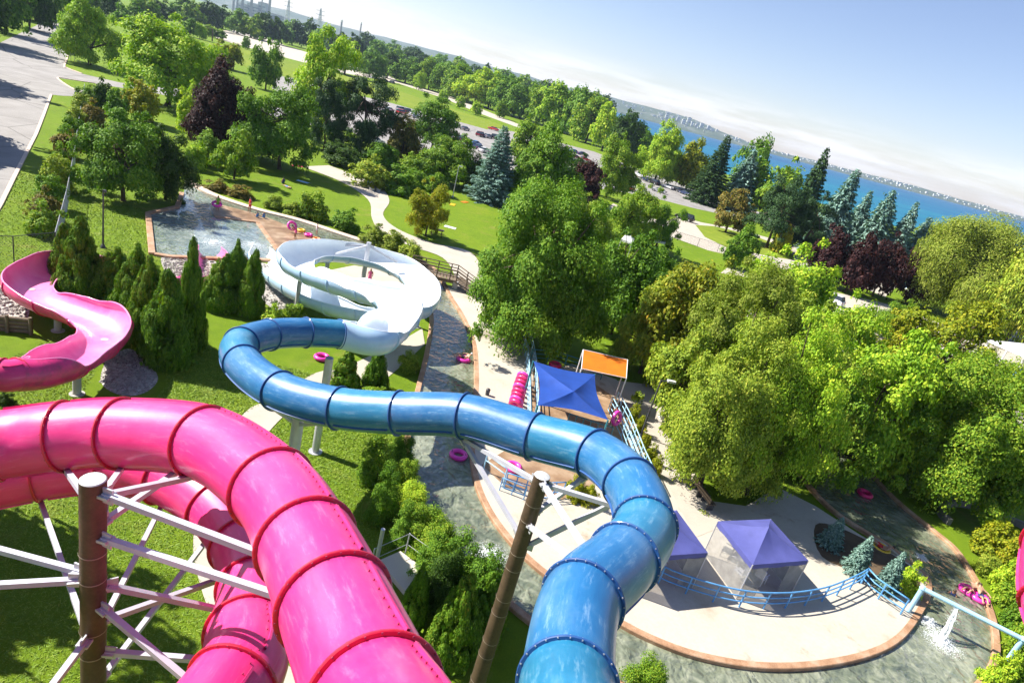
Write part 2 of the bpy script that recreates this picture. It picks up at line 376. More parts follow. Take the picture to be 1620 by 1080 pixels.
wat = UPH[:-1] + IN + list(reversed(OUT)) + list(reversed(UPL))
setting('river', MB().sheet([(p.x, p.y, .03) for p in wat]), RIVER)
sp = PW + [G(270, 406), G(440, 412), G(446, 402), G(408, 351), G(338, 343)] + [UPL[0], UPH[0]]
setting('splash_pool', MB().sheet([(p.x, p.y, .036) for p in sp]), POOL)
plat = list(UPL[:16]) + [G(520, 410, .1), G(446, 404, .1), G(408, 352, .1), G(340, 342, .1), G(336, 333, .1)]
setting('pool_platform', MB().sheet([(p.x, p.y, .10) for p in plat], None, 0), WET)
setting('platform_kerb', MB().band([G(446, 404, .1), G(408, 352, .1), G(340, 342, .1)], .45, 0, .16), KERB)
setting('river_kerb', MB().band(IN, .34, 0, DK + .015, -.12), KERB)
setting('river_bank_kerb', MB().band(OUT, .36, 0, .2, .14), KERB)
setting('pool_kerb', MB().band(PW[1:], .5, 0, .22, -.2), KERB)
setting('pool_kerb', MB().band([G(245, 402, .1), G(270, 406, .1), G(440, 412, .1), G(520, 412, .1)], .5, 0, .2, 0), KERB)
setting('walkway_kerb', MB().band(UPH, .9, 0, .2, .35), PALEK)
deck = IN[8:len(IN) - 22] + [G(x, y, DK) for x, y in [(1440, 892), (1360, 845), (1290, 800), (1230, 770), (1180, 800), (1125, 792), (1095, 740), (1070, 700), (1010, 640), (975, 600), (905, 575), (862, 588), (845, 560), (822, 520), (800, 490), (770, 462), (715, 452)]]
setting('pool_deck', MB().sheet([(p.x, p.y, DK) for p in deck], None, 0), DECK)
pl = [(478, 264), (540, 288), (582, 316), (588, 345), (602, 366), (645, 388), (700, 408), (720, 440), (715, 455)]; pr = [(520, 262), (562, 278), (602, 297), (616, 318), (606, 340), (628, 362), (682, 384), (742, 398), (765, 430), (778, 462)]
setting('lawn_path', MB().sheet([(p.x, p.y, .05) for p in gp(pl, 5) + list(reversed(gp(pr, 5)))]), PATH)
pl = [(560, 582), (500, 590), (440, 628), (385, 655), (330, 760), (306, 850), (318, 930), (350, 1000), (420, 1090)]; pr = [(575, 600), (520, 602), (470, 640), (420, 690), (370, 780), (345, 860), (362, 930), (400, 1000), (500, 1090)]
setting('lower_path', MB().sheet([(p.x, p.y, .03) for p in gp(pl, 5) + list(reversed(gp(pr, 5)))]), PATH)
lot('spiral_court', [(500, 432), (560, 420), (620, 430), (650, 455), (640, 480), (590, 478), (520, 462)], PATH, .03)
lot('service_pad', [(560, 575), (625, 545), (668, 520), (672, 545), (640, 575), (610, 600), (575, 612)], PATH, .034)
pl = [(960, 600), (1005, 660), (1035, 720), (1068, 790), (1100, 850)]; pr = [(1040, 610), (1060, 660), (1085, 730), (1110, 780), (1150, 830)]
setting('garden_path', MB().sheet([(p.x, p.y, DK + .012) for p in gp(pl, 4, DK) + list(reversed(gp(pr, 4, DK)))]), PATH)
setting('queue_floor', MB().sheet([(p.x, p.y, DK + .008) for p in [G(x, y, DK) for x, y in [(845, 570), (930, 600), (990, 640), (1010, 720), (950, 760), (890, 790), (800, 770), (762, 735), (835, 690)]]]), WET)
setting('gravel_bed', MB().sheet([(p.x, p.y, .02) for p in gp([(170, 570), (205, 552), (235, 575), (250, 600), (228, 622), (190, 625), (160, 605)], 5, 0, True)]), GRAVEL)
setting('gravel_bed', MB().sheet([(p.x, p.y, .02) for p in gp([(-20, 440), (20, 450), (45, 480), (40, 508), (0, 512), (-40, 500)], 5, 0, True)]), GRAVEL)
setting('gravel_bed', MB().sheet([(p.x, p.y, .02) for p in gp([(256, 406), (285, 406), (330, 412), (330, 440), (290, 446), (262, 430)], 5, 0, True)]), GRAVEL)
setting('gravel_bed', MB().sheet([(p.x, p.y, .02) for p in gp([(405, 415), (450, 430), (470, 470), (440, 490), (410, 470), (398, 440)], 5, 0, True)]), GRAVEL)
setting('planting_bed', MB().sheet([(p.x, p.y, DK + .006) for p in gp([(1290, 830), (1330, 835), (1400, 870), (1445, 900), (1455, 925), (1420, 935), (1370, 910), (1300, 880)], 4, DK, True)]), SOIL)
# ------------------------------------------------------------------ slides
def gelcoat(name, c, fade, dark, rough=.22, wear=.5, uv=False):
    """glossy moulded fibreglass, chalky and streaked where it has weathered"""
    s = NM(name); v = s.coord('pos'); n1 = s.noise(.55, 6, .66, v); n2 = s.noise(2.4, 6, .7, s.coord('pos', (1, 1, .35))); n3 = s.noise(9, 4, .7, v)
    if uv:                                     # streaks run along the tube
        u = s.n('ShaderNodeTexCoord').outputs['UV']; m = s.n('ShaderNodeMapping'); m.inputs['Scale'].default_value = (.45, 2.6, 1); s.l(u, m.inputs[0]); n2 = s.noise(1.7, 7, .72, m.outputs[0])
        m = s.n('ShaderNodeMapping'); m.inputs['Scale'].default_value = (.8, 4, 1); s.l(u, m.inputs[0]); n3 = s.noise(1.5, 8, .78, m.outputs[0])
    a = s.ramp(n1, [(.34, dark), (.52, c), (.78, tuple(x * (1 - wear) + y * wear for x, y in zip(c, fade)))])
    b = s.ramp(n2, [(.36, tuple(x * .9 for x in c)), (.56, c), (.74, tuple(x * (1 - wear) + y * wear for x, y in zip(c, fade)))])
    if uv:                                     # grime that collects along the joint rings
        e = s.n('ShaderNodeUVMap'); e.uv_map = 'edge'; sx = s.n('ShaderNodeSeparateXYZ'); s.l(e.outputs[0], sx.inputs[0])
        g = s.mix(1.0, s.ramp(sx.outputs[0], [(0, (.8, .8, .8)), (.10, (.35, .35, .35)), (.38, (0, 0, 0))]), s.ramp(s.noise(2.1, 6, .7, v), [(.42, (0, 0, 0)), (.68, (1, 1, 1))]), 'MULTIPLY')
    if uv: b = s.mix(.4, b, s.ramp(n3, [(.38, dark), (.54, c), (.66, fade)]))
    s.col(s.mix(g, s.mix(.62, a, b), tuple(x * .45 + .02 for x in c)) if uv else s.mix(.5, a, b)); s.l(s.ramp(n3, [(.3, (rough,) * 3), (.75, (rough + .22,) * 3)]), s.b.inputs['Roughness'])
    s.b.inputs['Coat Weight'].default_value = .35; s.b.inputs['Coat Roughness'].default_value = .16
    s.bump(s.noise(3.5, 3, .5, v), .06, .05); return s.m
PINK = gelcoat('pink_gelcoat', (.78, .030, .205), (.90, .30, .46), (.68, .014, .14), .34, .36, True)
PINKF = gelcoat('red_pink_flange', (.52, .004, .035), (.62, .03, .09), (.36, .003, .02), .4, .3)
BLUE = gelcoat('blue_gelcoat', (.020, .145, .34), (.42, .58, .70), (.010, .085, .24), .30, .55, True)
BLUET = gelcoat('turquoise_blue_gelcoat', (.018, .185, .34), (.42, .60, .68), (.010, .120, .25), .30, .55, True)
BLUEF = gelcoat('navy_flange', (.012, .075, .25), (.12, .28, .48), (.006, .040, .16), .45, .35)
ICE = gelcoat('white_gelcoat', (.80, .85, .88), (.88, .90, .91), (.68, .77, .84), .25, .5)
ICEO = gelcoat('pale_blue_gelcoat', (.46, .64, .82), (.64, .77, .87), (.38, .57, .78), .3, .5)
PINKI = gelcoat('glare_pink_gelcoat', (.82, .22, .46), (.93, .58, .72), (.72, .08, .34), .3, .55)  # flume interior: whitish sun glare painted in as a paler pink
STEEL = simple('galvanised_steel', (.50, .50, .53), .45, .18, 3, .1, .35, fine=30)
WSTRUT = simple('white_strut_paint', (.44, .44, .50), .5, .10, 2.2, .05)
CONCP = simple('concrete_post', (.40, .39, .37), .85, .2, 2.5, .3, fine=25)
POLE = simple('weathered_pole', (.085, .054, .033), .6, .5, 1.6, .3, .2, fine=12)
WELD = simple('weld_seam', (.28, .22, .17), .5, .3, 4, .1)
POLECAP = simple('pole_cap', (.55, .55, .53), .5, .15, 4, .1)
BOLT = simple('bolt_metal', (.55, .53, .55), .4, .2, 20, 0, .5)
BOLTD = simple('dark_bolt', (.25, .02, .06), .5, .2, 20)

def frames(P):
    F = []
    for i in range(len(P)):
        t = (P[min(i + 1, len(P) - 1)] - P[max(i - 1, 0)]).normalized()
        s = t.cross(Vector((0, 0, 1))).normalized(); n = s.cross(t); F.append((P[i], t, s, n))
    return F
def arc_strip(mb, F, sec, flip=False):
    """sec(i) -> list of (side, up) offsets for ring i"""
    o = len(mb.v); m = None
    for i, (p, t, s, n) in enumerate(F):
        q = sec(i); m = len(q)
        mb.v += [tuple(p + s * a + n * b) for a, b in q]
    for i in range(len(F) - 1):
        for k in range(m - 1):
            a = o + i * m + k; f = (a, a + 1, a + 1 + m, a + m); mb.f.append(f[::-1] if flip else f)
TR = .725                                       # tube radius
def ring_flange(p, t, s, n, ro, ri, th, N=40):
    mb = MB(); vs = []
    for (r, d) in ((ri, -th), (ro - .012, -th), (ro, -th + .012), (ro, th - .012), (ro - .012, th), (ri, th)):
        for k in range(N):
            a = 2 * pi * k / N; vs.append(p + t * d + (s * cos(a) + n * sin(a)) * r)
    fs = []
    for j in range(5):
        for k in range(N): fs.append((j * N + k, j * N + (k + 1) % N, (j + 1) * N + (k + 1) % N, (j + 1) * N + k))
    return mb.add(vs, fs)
def bolts_ring(p, t, s, n, r, th, N=26):
    mb = MB()
    for k in range(N):
        a = 2 * pi * (k + .5) / N; d = s * cos(a) + n * sin(a); x = -s * sin(a) + n * cos(a)
        mb.box(p + d * r, (.02, .02, th * 2 + .03), ax=(d, x, t))
    return mb
def tube_run(root, path, cuts, mats, fmat, boltmat, seam_angles, bolts_upto=0.0, seambolts=None):
    """closed tube along path, cut into sections at the arc positions cuts; flange at every cut"""
    L = [0]
    for a, b in zip(path, path[1:]): L.append(L[-1] + (b - a).length)
    F = frames(path); N = 40
    def at(sv):
        j = 0
        while j < len(L) - 2 and L[j + 1] < sv: j += 1
        u = (sv - L[j]) / (L[j + 1] - L[j]); q = [F[j][k].lerp(F[j + 1][k], u) for k in range(4)]
        return (q[0], q[1].normalized(), q[2].normalized(), q[3].normalized())
    for i in range(len(cuts) - 1):
        a, b = cuts[i], cuts[i + 1]; m = max(5, int((b - a) / .16))
        FF = [at(a + (b - a) * k / m) for k in range(m + 1)]
        arc0 = a; sec = [(TR * cos(2 * pi * k / N), TR * sin(2 * pi * k / N)) for k in range(N + 1)]
        mb = MB(); arc_strip(mb, FF, lambda i: sec)
        bm = bmesh.new(); me = mb.mesh('tube_section', mats[i % len(mats)], 'all', root.location)
        uvl = me.uv_layers.new(name='UVMap'); vi = np.zeros(len(me.loops), np.int32); me.loops.foreach_get('vertex_index', vi)
        uvl.data.foreach_set('uv', np.stack([arc0 + (b - a) * (vi // (N + 1)) / m, (vi % (N + 1)) * (2 * pi * TR / N)], 1).astype(np.float32).ravel())
        eg = me.uv_layers.new(name='edge'); ds = (b - a) * (vi // (N + 1)) / m; eg.data.foreach_set('uv', np.stack([np.minimum(ds, (b - a) - ds), ds * 0], 1).astype(np.float32).ravel())
        bm.from_mesh(me); bmesh.ops.remove_doubles(bm, verts=bm.verts, dist=1e-4); bm.to_mesh(me); bm.free()
        me.polygons.foreach_set('use_smooth', [True] * len(me.polygons))
        sct = link('tube_section', me, root)
        for ang in seam_angles:                 # the lengthwise joint of the two half shells, a thin lip on each side
            mb = MB(); ca, sa = cos(ang), sin(ang)
            def lip(i, r0=TR - .01, r1=TR + .045, w=.022):
                return [(ca * r0 - sa * w, sa * r0 + ca * w), (ca * r1 - sa * w, sa * r1 + ca * w), (ca * r1 + sa * w, sa * r1 - ca * w), (ca * r0 + sa * w, sa * r0 - ca * w)]
            arc_strip(mb, FF[1:-1] if len(FF) > 4 else FF, lip)
            part('side_seam', mb, mats[i % len(mats)] if boltmat is BOLTD else fmat, sct)
        if seambolts is not None and depth(FF[0][0]) < 12:
            mb = MB(); d = a + .12
            while d < b - .1:
                p, t, s, n = at(d); e = s * cos(seambolts) + n * sin(seambolts); x = -s * sin(seambolts) + n * cos(seambolts)
                mb.box(p + e * (TR + .004) + x * .07, (.024, .018, .018), ax=(e, x, t)); d += .19
            tag(part('seam_bolts', mb, boltmat, sct), kind='stuff')
    for c in cuts:
        p, t, s, n = at(c); fl = part('flange', ring_flange(p, t, s, n, TR + .065, TR - .02, .026), fmat, root, True)
        if depth(p) < bolts_upto: tag(part('bolts', bolts_ring(p, t, s, n, TR + .042, .026), boltmat, fl), kind='stuff')
    return at
def nearest_s(path, pts):
    L = [0]
    for a, b in zip(path, path[1:]): L.append(L[-1] + (b - a).length)
    return [L[min(range(len(path)), key=lambda i: (path[i] - q).length)] for q in pts]

# --- blue slide
bl = [(905, 1200, 190), (898, 1080, 152), (920, 950, 128), (985, 885, 111), (1020, 832, 97), (997, 765, 86), (938, 717, 78), (845, 690, 74), (737, 658, 70.5), (631, 653, 68), (535, 645, 66), (441, 618, 63), (380, 570, 56.5), (384, 553, 54), (426, 541, 49), (484, 535, 46.5), (536, 530, 44.8)]
bpts = [D(a, b, FPX * 2 * TR / w) for a, b, w in bl]
bpts[12] = Vector((-10.2, 22.3, 7.3)); bpts[13] = Vector((-11.3, 24.4, 6.95)); bpts[14] = Vector((-11.0, 26.6, 6.65)); bpts[15] = Vector((-9.95, 28.2, 6.45)); bpts[16] = Vector((-8.65, 29.5, 6.25))
head = [Vector((2.1, -1.5, 13.9)), Vector((1.95, 2.2, 13.35))]
BP = resample(catmull(head + bpts, 14), .12)
blue = thing('blue_water_slide', 'blue tube water slide winding from bottom centre to a white spiral flume', 'water slide', (BP[0].x, BP[0].y, 0))
cuts = [0.0] + nearest_s(BP, [head[1]] + bpts)
cuts = sorted(set(cuts))
tube_run(blue, BP, cuts, [BLUE, BLUE, BLUET, BLUE, BLUE, BLUET], BLUEF, BOLT, (radians(-28), radians(208)), 16)

def flume_run(root, path, half, sec_len, inner, outer, rim, open_len=1.8, bank=None, name='flume_section', wall=(100, 100), tail=1.0):
    """open flume: wide curved trough; starts as a closed tube of radius TR that opens along open_len"""
    P = resample(path, .14); F = frames(P); L = .14
    n = len(P); cur = []
    for i in range(n):
        a, b = F[max(0, i - 6)][1], F[min(n - 1, i + 6)][1]; cur.append(a.x * b.y - a.y * b.x)
    FR = []
    for i, (p, t, s, nn) in enumerate(F):
        k = max(-1, min(1, cur[i] * 1.6)); ro = radians(16) * k * min(1, i * L / 2.5)         # banked turn
        s2 = s * cos(ro) + nn * sin(ro); n2 = nn * cos(ro) - s * sin(ro); FR.append((p, t, s2, n2))
    def shape(i, off=0.0):
        d = i * L; o = min(1, max(0, (d - .25) / open_len)) if open_len else 1.0
        o2 = o * o * (3 - 2 * o)
        k = max(-1, min(1, cur[i] * 1.5))
        e = min(1, (n - 1 - i) * L / 3.0); hw = half * (tail + (1 - tail) * e)
        a = TR + (hw - TR) * o2; b = TR + (.92 - TR) * o2
        tl = 180 + (wall[0] - 180) * o - (20 if k > 0 else 8) * k * o; tr = 180 + (wall[1] - 180) * o + (8 if k > 0 else 20) * k * o
        q = []
        M_ = 22
        for j in range(M_ + 1):
            ph = radians(-tl + (tl + tr) * j / M_); q.append(((a + off) * sin(ph), -(b + off) * cos(ph)))
        return q
    step = max(4, int(sec_len / L)); i = 0
    while i < n - 1:
        j = min(n - 1, i + step)
        if n - 1 - j < step * .5: j = n - 1
        FF = FR[i:j + 1]; sc_ = MB(); arc_strip(sc_, FF, lambda k: shape(i + k))
        sct = part(name, sc_, inner, root, 'all')
        ob = MB(); arc_strip(ob, FF, lambda k: shape(i + k, .045), True); part('outer_shell', ob, outer, sct, 'all')
        if open_len == 0 or i * L > -1:
            for sd, nm in ((0, 'rim'), (-1, 'rim')):
                rp = []
                for k in range(len(FF)):
                    a, b = shape(i + k)[sd]; p, t, s, nn = FF[k]; rp.append(p + s * a + nn * b)
                part(nm, MB().tube(rp, .05, 8), rim, sct, 'all')
        p, t, s, nn = FR[i]; q = shape(i, .05); q2 = shape(i, .11)
        if i > 0:
            jb = MB()
            for (u0, u1) in ((0, 1),):
                arc_strip(jb, [(p - t * .03, t, s, nn), (p - t * .03, t, s, nn)], lambda k: q if k == 0 else q2)
                arc_strip(jb, [(p - t * .03, t, s, nn), (p + t * .03, t, s, nn)], lambda k: q2)
                arc_strip(jb, [(p + t * .03, t, s, nn), (p + t * .03, t, s, nn)], lambda k: q2 if k == 0 else q)
            part('flange', jb, outer, root)
        i = j
    return FR
bowl = [((536, 530), 6.22), ((575, 527), 6.0), ((612, 513), 5.75), ((634, 490), 5.5), ((618, 468), 5.25), ((580, 456), 5.0), ((532, 443), 4.75), ((492, 428), 4.5), ((468, 413), 4.3), ((478, 398), 4.1), ((522, 394), 3.9), ((580, 402), 3.7), ((634, 420), 3.5), ((666, 446), 3.3), ((668, 472), 3.1), ((645, 490), 2.9), ((605, 494), 2.65), ((555, 487), 2.4), ((508, 471), 2.1), ((466, 450), 1.75), ((437, 428), 1.4), ((420, 408), 1.05), ((413, 393), .8)]
bw = [G(a[0], a[1], h - .1) for a, h in bowl]
bw[0] = BP[-1].copy(); bw[1] = bw[0] + (BP[-1] - BP[-6]).normalized() * 1.9 + Vector((0, 0, -.1))
FB = flume_run(blue, catmull(bw, 10), 1.36, 2.3, ICE, ICEO, ICE, 2.0, tail=.55, wall=(100, 100))

# --- pink slide: one and a half turns round the pole, then down to the pool as an open flume
pu = [(648, 1270, 250), (596, 1112, 200), (530, 955, 172), (487, 862, 155), (430, 772, 129), (325, 700, 112), (190, 685, 106), (100, 690, 107), (0, 703, 108)]
ppu = [D(a, b, FPX * 2 * TR / w) for a, b, w in pu]
ppu = [G(a, b, h) for (a, b, w), h in zip(pu, (14.6, 13.62, 13.22, 12.92, 12.45, 11.82, 11.18, 10.85, 10.48))]
ppl = [Vector(p) for p in [(-11.75, 9.0, 10.32), (-12.0, 6.4, 10.25), (-10.6, 4.2, 10.2), (-8.1, 2.8, 10.15), (-5.4, 3.0, 10.12), (-3.5, 4.8, 10.1)]]
pl_ = [(370, 1080, 141), (392, 1000, 122), (403, 930, 108), (385, 860, 99), (340, 800, 92), (262, 752, 89), (170, 735, 92), (60, 745, 95)]
ppb = [D(a, b, FPX * 2 * TR / w) for a, b, w in pl_]
ppb = [G(a, b, h) for (a, b, w), h in zip(pl_, (10.05, 9.55, 9.1, 8.9, 8.75, 8.65, 8.5, 8.3))]
conn = [Vector(p) for p in [(-12.6, 11.2, 7.9), (-15.2, 9.2, 7.2), (-19.2, 8.0, 6.2), (-24, 9.5, 5.2), (-27.8, 13.4, 4.4), (-28.4, 18.0, 3.8), (-26.6, 21.6, 3.4), (-23.9, 23.1, 3.1)]]
fstart = D(0, 594, 28.0); fstart.z = 2.95
start = [Vector((.9, -1.2, 15.9)), Vector((.45, 1.6, 15.1))]
PP = resample(catmull(start + ppu + ppl + ppb + conn + [fstart, G(28, 592, 2.85)], 14), .12)
pink = thing('pink_water_slide', 'hot pink tube slide looping round a brown pole, ending in an open flume', 'water slide', (PP[0].x, PP[0].y, 0))
keys = start[1:] + ppu + ppl + ppb + conn + [fstart]
cuts = sorted(set([0.0] + nearest_s(PP, keys) + [nearest_s(PP, [PP[-1]])[0]]))
tube_run(pink, PP, cuts, [PINK], PINKF, BOLTD, (radians(62), radians(-118)), 15, radians(62))
pf = [((62, 588), 2.7), ((100, 566), 2.55), ((142, 544), 2.4), ((165, 522), 2.25), ((158, 501), 2.15), ((124, 487), 2.05), ((84, 473), 1.95), ((54, 460), 1.85), ((44, 446), 1.75), ((54, 432), 1.7), ((76, 422), 1.6), ((104, 418), 1.5), ((150, 421), 1.4), ((210, 432), 1.25), ((268, 440), 1.1), ((312, 436), .98), ((334, 420), .88), ((337, 404), .8), ((332, 391), .74)]
pfp = [PP[-1].copy()] + [G(a[0], a[1], h) for a, h in pf]
FPK = flume_run(pink, catmull(pfp, 10), 1.3, 2.6, PINKI, PINK, PINKI, 1.8, tail=.7, wall=(96, 96))
# --- pink slide piece at the right edge
pr_ = [D(1712, 780, 14.5), D(1688, 870, 13.2), D(1690, 960, 12.2), D(1730, 1060, 11.4)]
RP = resample(catmull(pr_, 12), .12)
pink2 = thing('pink_water_slide', 'end of another pink tube slide at the right edge of the photo', 'water slide', (RP[0].x, RP[0].y, 0))
tube_run(pink2, RP, sorted(set(nearest_s(RP, pr_))), [PINK], PINKF, BOLTD, (radians(150), radians(-30)), 20, radians(150))


# --- slide posts (parts of the slide they carry)
def post(root, x, y, ztop, r=.16, mat=STEEL, arm=None):
    mb = MB().tube([(x, y, 0), (x, y, ztop)], r, 14); mb.lathe([(0, .0), (r + .16, 0), (r + .16, .04), (r, .05)], 14, (x, y, 0))
    p = part('post', mb, mat, root, True)
    if arm is not None:
        m2 = MB()
        for a in arm: m2.beam((x, y, ztop - .55), a, .10, .10)
        m2.box((x, y, ztop), (.5, .5, .08)); part('bracket', m2, mat, p)
    return p
q = D(520, 575, 31.5); post(blue, q.x, q.y, 5.55, .2, STEEL)
for k in (10, 12):
    q = bpts[k]
q = bpts[11] + Vector((.75, .3, 0)); post(blue, q.x, q.y, q.z - .85, .22, STEEL, [bpts[11] + Vector((-.5, .1, -.72)), bpts[10] + Vector((-.4, 0, -.78))])
for (a, b, z) in [(1.0, 0, 0)]: pass
def flume_post(root, F, idx, r=.17, mat=CONCP, dx=0, dy=0):
    p = F[idx][0]; post(root, p.x + dx, p.y + dy, p.z - .90, r, mat)
nB = len(FB)
for fr in (.30, .42, .53, .60, .68, .82, .89, .95): flume_post(blue, FB, int(nB * fr))
cp = G(571, 448, 0) + Vector((0, 1.2, 0))
nP = len(FPK)
for fr in (.10, .21, .33, .46, .58, .72, .85, .95): flume_post(pink, FPK, int(nP * fr), .2)
q = G(571, 462, 0); mastp = thing('slide_mast', 'blue-grey post with angled arms inside the white spiral flume', 'slide post', (q.x, q.y, 0))
part('post', MB().tube([(q.x, q.y, 0), (q.x, q.y, 4.6)], .2, 14), STEEL, mastp, True)
for d in (Vector((-3.2, .4, -.9)), Vector((-2.4, -1.2, -1.1)), Vector((2.6, .4, -.9))):
    part('arm', MB().beam((q.x, q.y, 4.3), q + Vector((0, 0, 4.3)) + d, .16, .16), STEEL, mastp)

# --- the two brown poles with their white struts
def brown_pole(x, y, top, r, label):
    o = thing('support_pole', label, 'pole', (x, y, 0))
    mb = MB(); zs = np.linspace(0, top, 12); prof = []
    for z in zs: prof.append((r * (1.12 - .12 * z / top), z))
    mb.lathe(prof, 24, (x, y, 0)); part('pole', mb, POLE, o, True)
    part('cap', MB().lathe([(0, top + .012), (r * .90, top + .012), (r * .99, top - .005)], 24, (x, y, 0)), POLECAP, o, True)
    z = 1.0
    while z < top - .3:
        part('weld_band', MB().lathe([(r * (1.12 - .12 * z / top) + .012, z - .012), (r * (1.12 - .12 * z / top) + .016, z), (r * (1.12 - .12 * z / top) + .012, z + .012)], 24, (x, y, 0)), WELD, o, True); z += .9 + .35 * sin(z * 7)
    return o
def strut(o, a, b, w=.15):
    a, b = Vector(a), Vector(b); st = part('strut', MB().beam(a, b, w, w), WSTRUT, o)
    t = (b - a).normalized(); part('gusset_plate', MB().box(a, (.03, .34, .30), atan2(t.y, t.x) + pi / 2), STEEL, st); part('clevis', MB().beam(a - t * .12, a + t * .16, w + .10, w * .5), STEEL, st); part('clevis', MB().beam(b - t * .2, b + t * .1, w + .12, w * .5), STEEL, st)
q = D(147, 758, 10.3); pa = brown_pole(q.x, q.y, q.z, .20, 'brown pole with white struts inside the pink slide loops'); A0 = q.copy()
def onpole(c, z, to, r=.21):
    d = Vector((to.x - c.x, to.y - c.y, 0)).normalized(); return Vector((c.x, c.y, z)) + d * r
def under(p, d=.78): return p + Vector((0, 0, -d))
for (z, tgt) in [(12.35, under(ppu[3], .5)), (11.45, under(ppu[3] + Vector((.2, -.3, 0)), .85)), (12.1, under(ppu[5], .8)), (11.9, under(ppu[6] + Vector((.1, 0, 0)), .8)), (11.9, under(ppu[7], .8)), (11.5, under(ppu[5] + Vector((-.5, .1, 0)), .85)),
                 (10.5, under(ppl[0], .8)), (10.2, under(ppb[2], .8)), (10.4, under(ppl[1], .8)), (9.9, under(ppb[0], .8)), (9.3, under(ppb[3], .85)), (8.9, under(ppb[5], .8)), (8.7, under(ppb[1], .8)), (8.6, under(ppb[7], .8)), (9.2, under(ppl[4], .8)), (7.7, under(ppb[4], .85)), (7.3, under(ppb[6], .85))]:
    strut(pa, onpole(A0, z, tgt), tgt, .105)
q = D(858, 752, 17.9); pb = brown_pole(q.x, q.y, q.z, .235, 'brown pole with white struts under the blue tube slide'); B0 = q.copy()
for (z, tgt) in [(9.9, under(bpts[8], .8)), (8.0, under(bpts[8] + Vector((.15, -.15, 0)), .85)), (10.0, under(bpts[5], .8)), (8.9, under(bpts[6], .85)), (10.1, under(bpts[3], .8)), (8.6, under(bpts[3] + Vector((-.1, .2, 0)), .85)), (7.8, under(bpts[5] + Vector((-.1, .3, 0)), .85))]:
    strut(pb, onpole(B0, z, tgt), tgt, .125)
# ------------------------------------------------------------------ vegetation
def leaf_mat(name, stops, trans=.26, spec=.16, rough=.6):
    """foliage: every leaf has its own tone from the stops"""
    s = NM(name); g = s.n('ShaderNodeNewGeometry'); oi = s.n('ShaderNodeObjectInfo')
    nz = s.noise(.55, 3, .6); mixf = s.n('ShaderNodeMath', operation='MULTIPLY_ADD'); mixf.inputs[1].default_value = .55; mixf.inputs[2].default_value = -.02
    s.l(g.outputs['Random Per Island'], mixf.inputs[0]); ad = s.n('ShaderNodeMath', operation='ADD'); s.l(mixf.outputs[0], ad.inputs[0])
    m2 = s.n('ShaderNodeMath', operation='MULTIPLY'); m2.inputs[1].default_value = .55; s.l(nz, m2.inputs[0]); s.l(m2.outputs[0], ad.inputs[1])
    m3 = s.n('ShaderNodeMath', operation='MULTIPLY_ADD'); m3.inputs[1].default_value = .16; m3.inputs[2].default_value = -.08; s.l(oi.outputs['Random'], m3.inputs[0])
    a2 = s.n('ShaderNodeMath', operation='ADD'); s.l(ad.outputs[0], a2.inputs[0]); s.l(m3.outputs[0], a2.inputs[1])
    c = s.ramp(a2.outputs[0], stops); s.col(c); s.set(Roughness=rough); s.b.inputs['Specular IOR Level'].default_value = spec
    tr = s.n('ShaderNodeBsdfTranslucent'); s.l(s.mix(1.0, c, (1.15, 1.25, .5), 'MULTIPLY'), tr.inputs[0])
    mx = s.n('ShaderNodeMixShader'); mx.inputs[0].default_value = trans; s.l(s.b.outputs[0], mx.inputs[1]); s.l(tr.outputs[0], mx.inputs[2]); s.l(mx.outputs[0], s.out.inputs[0])
    return s.m
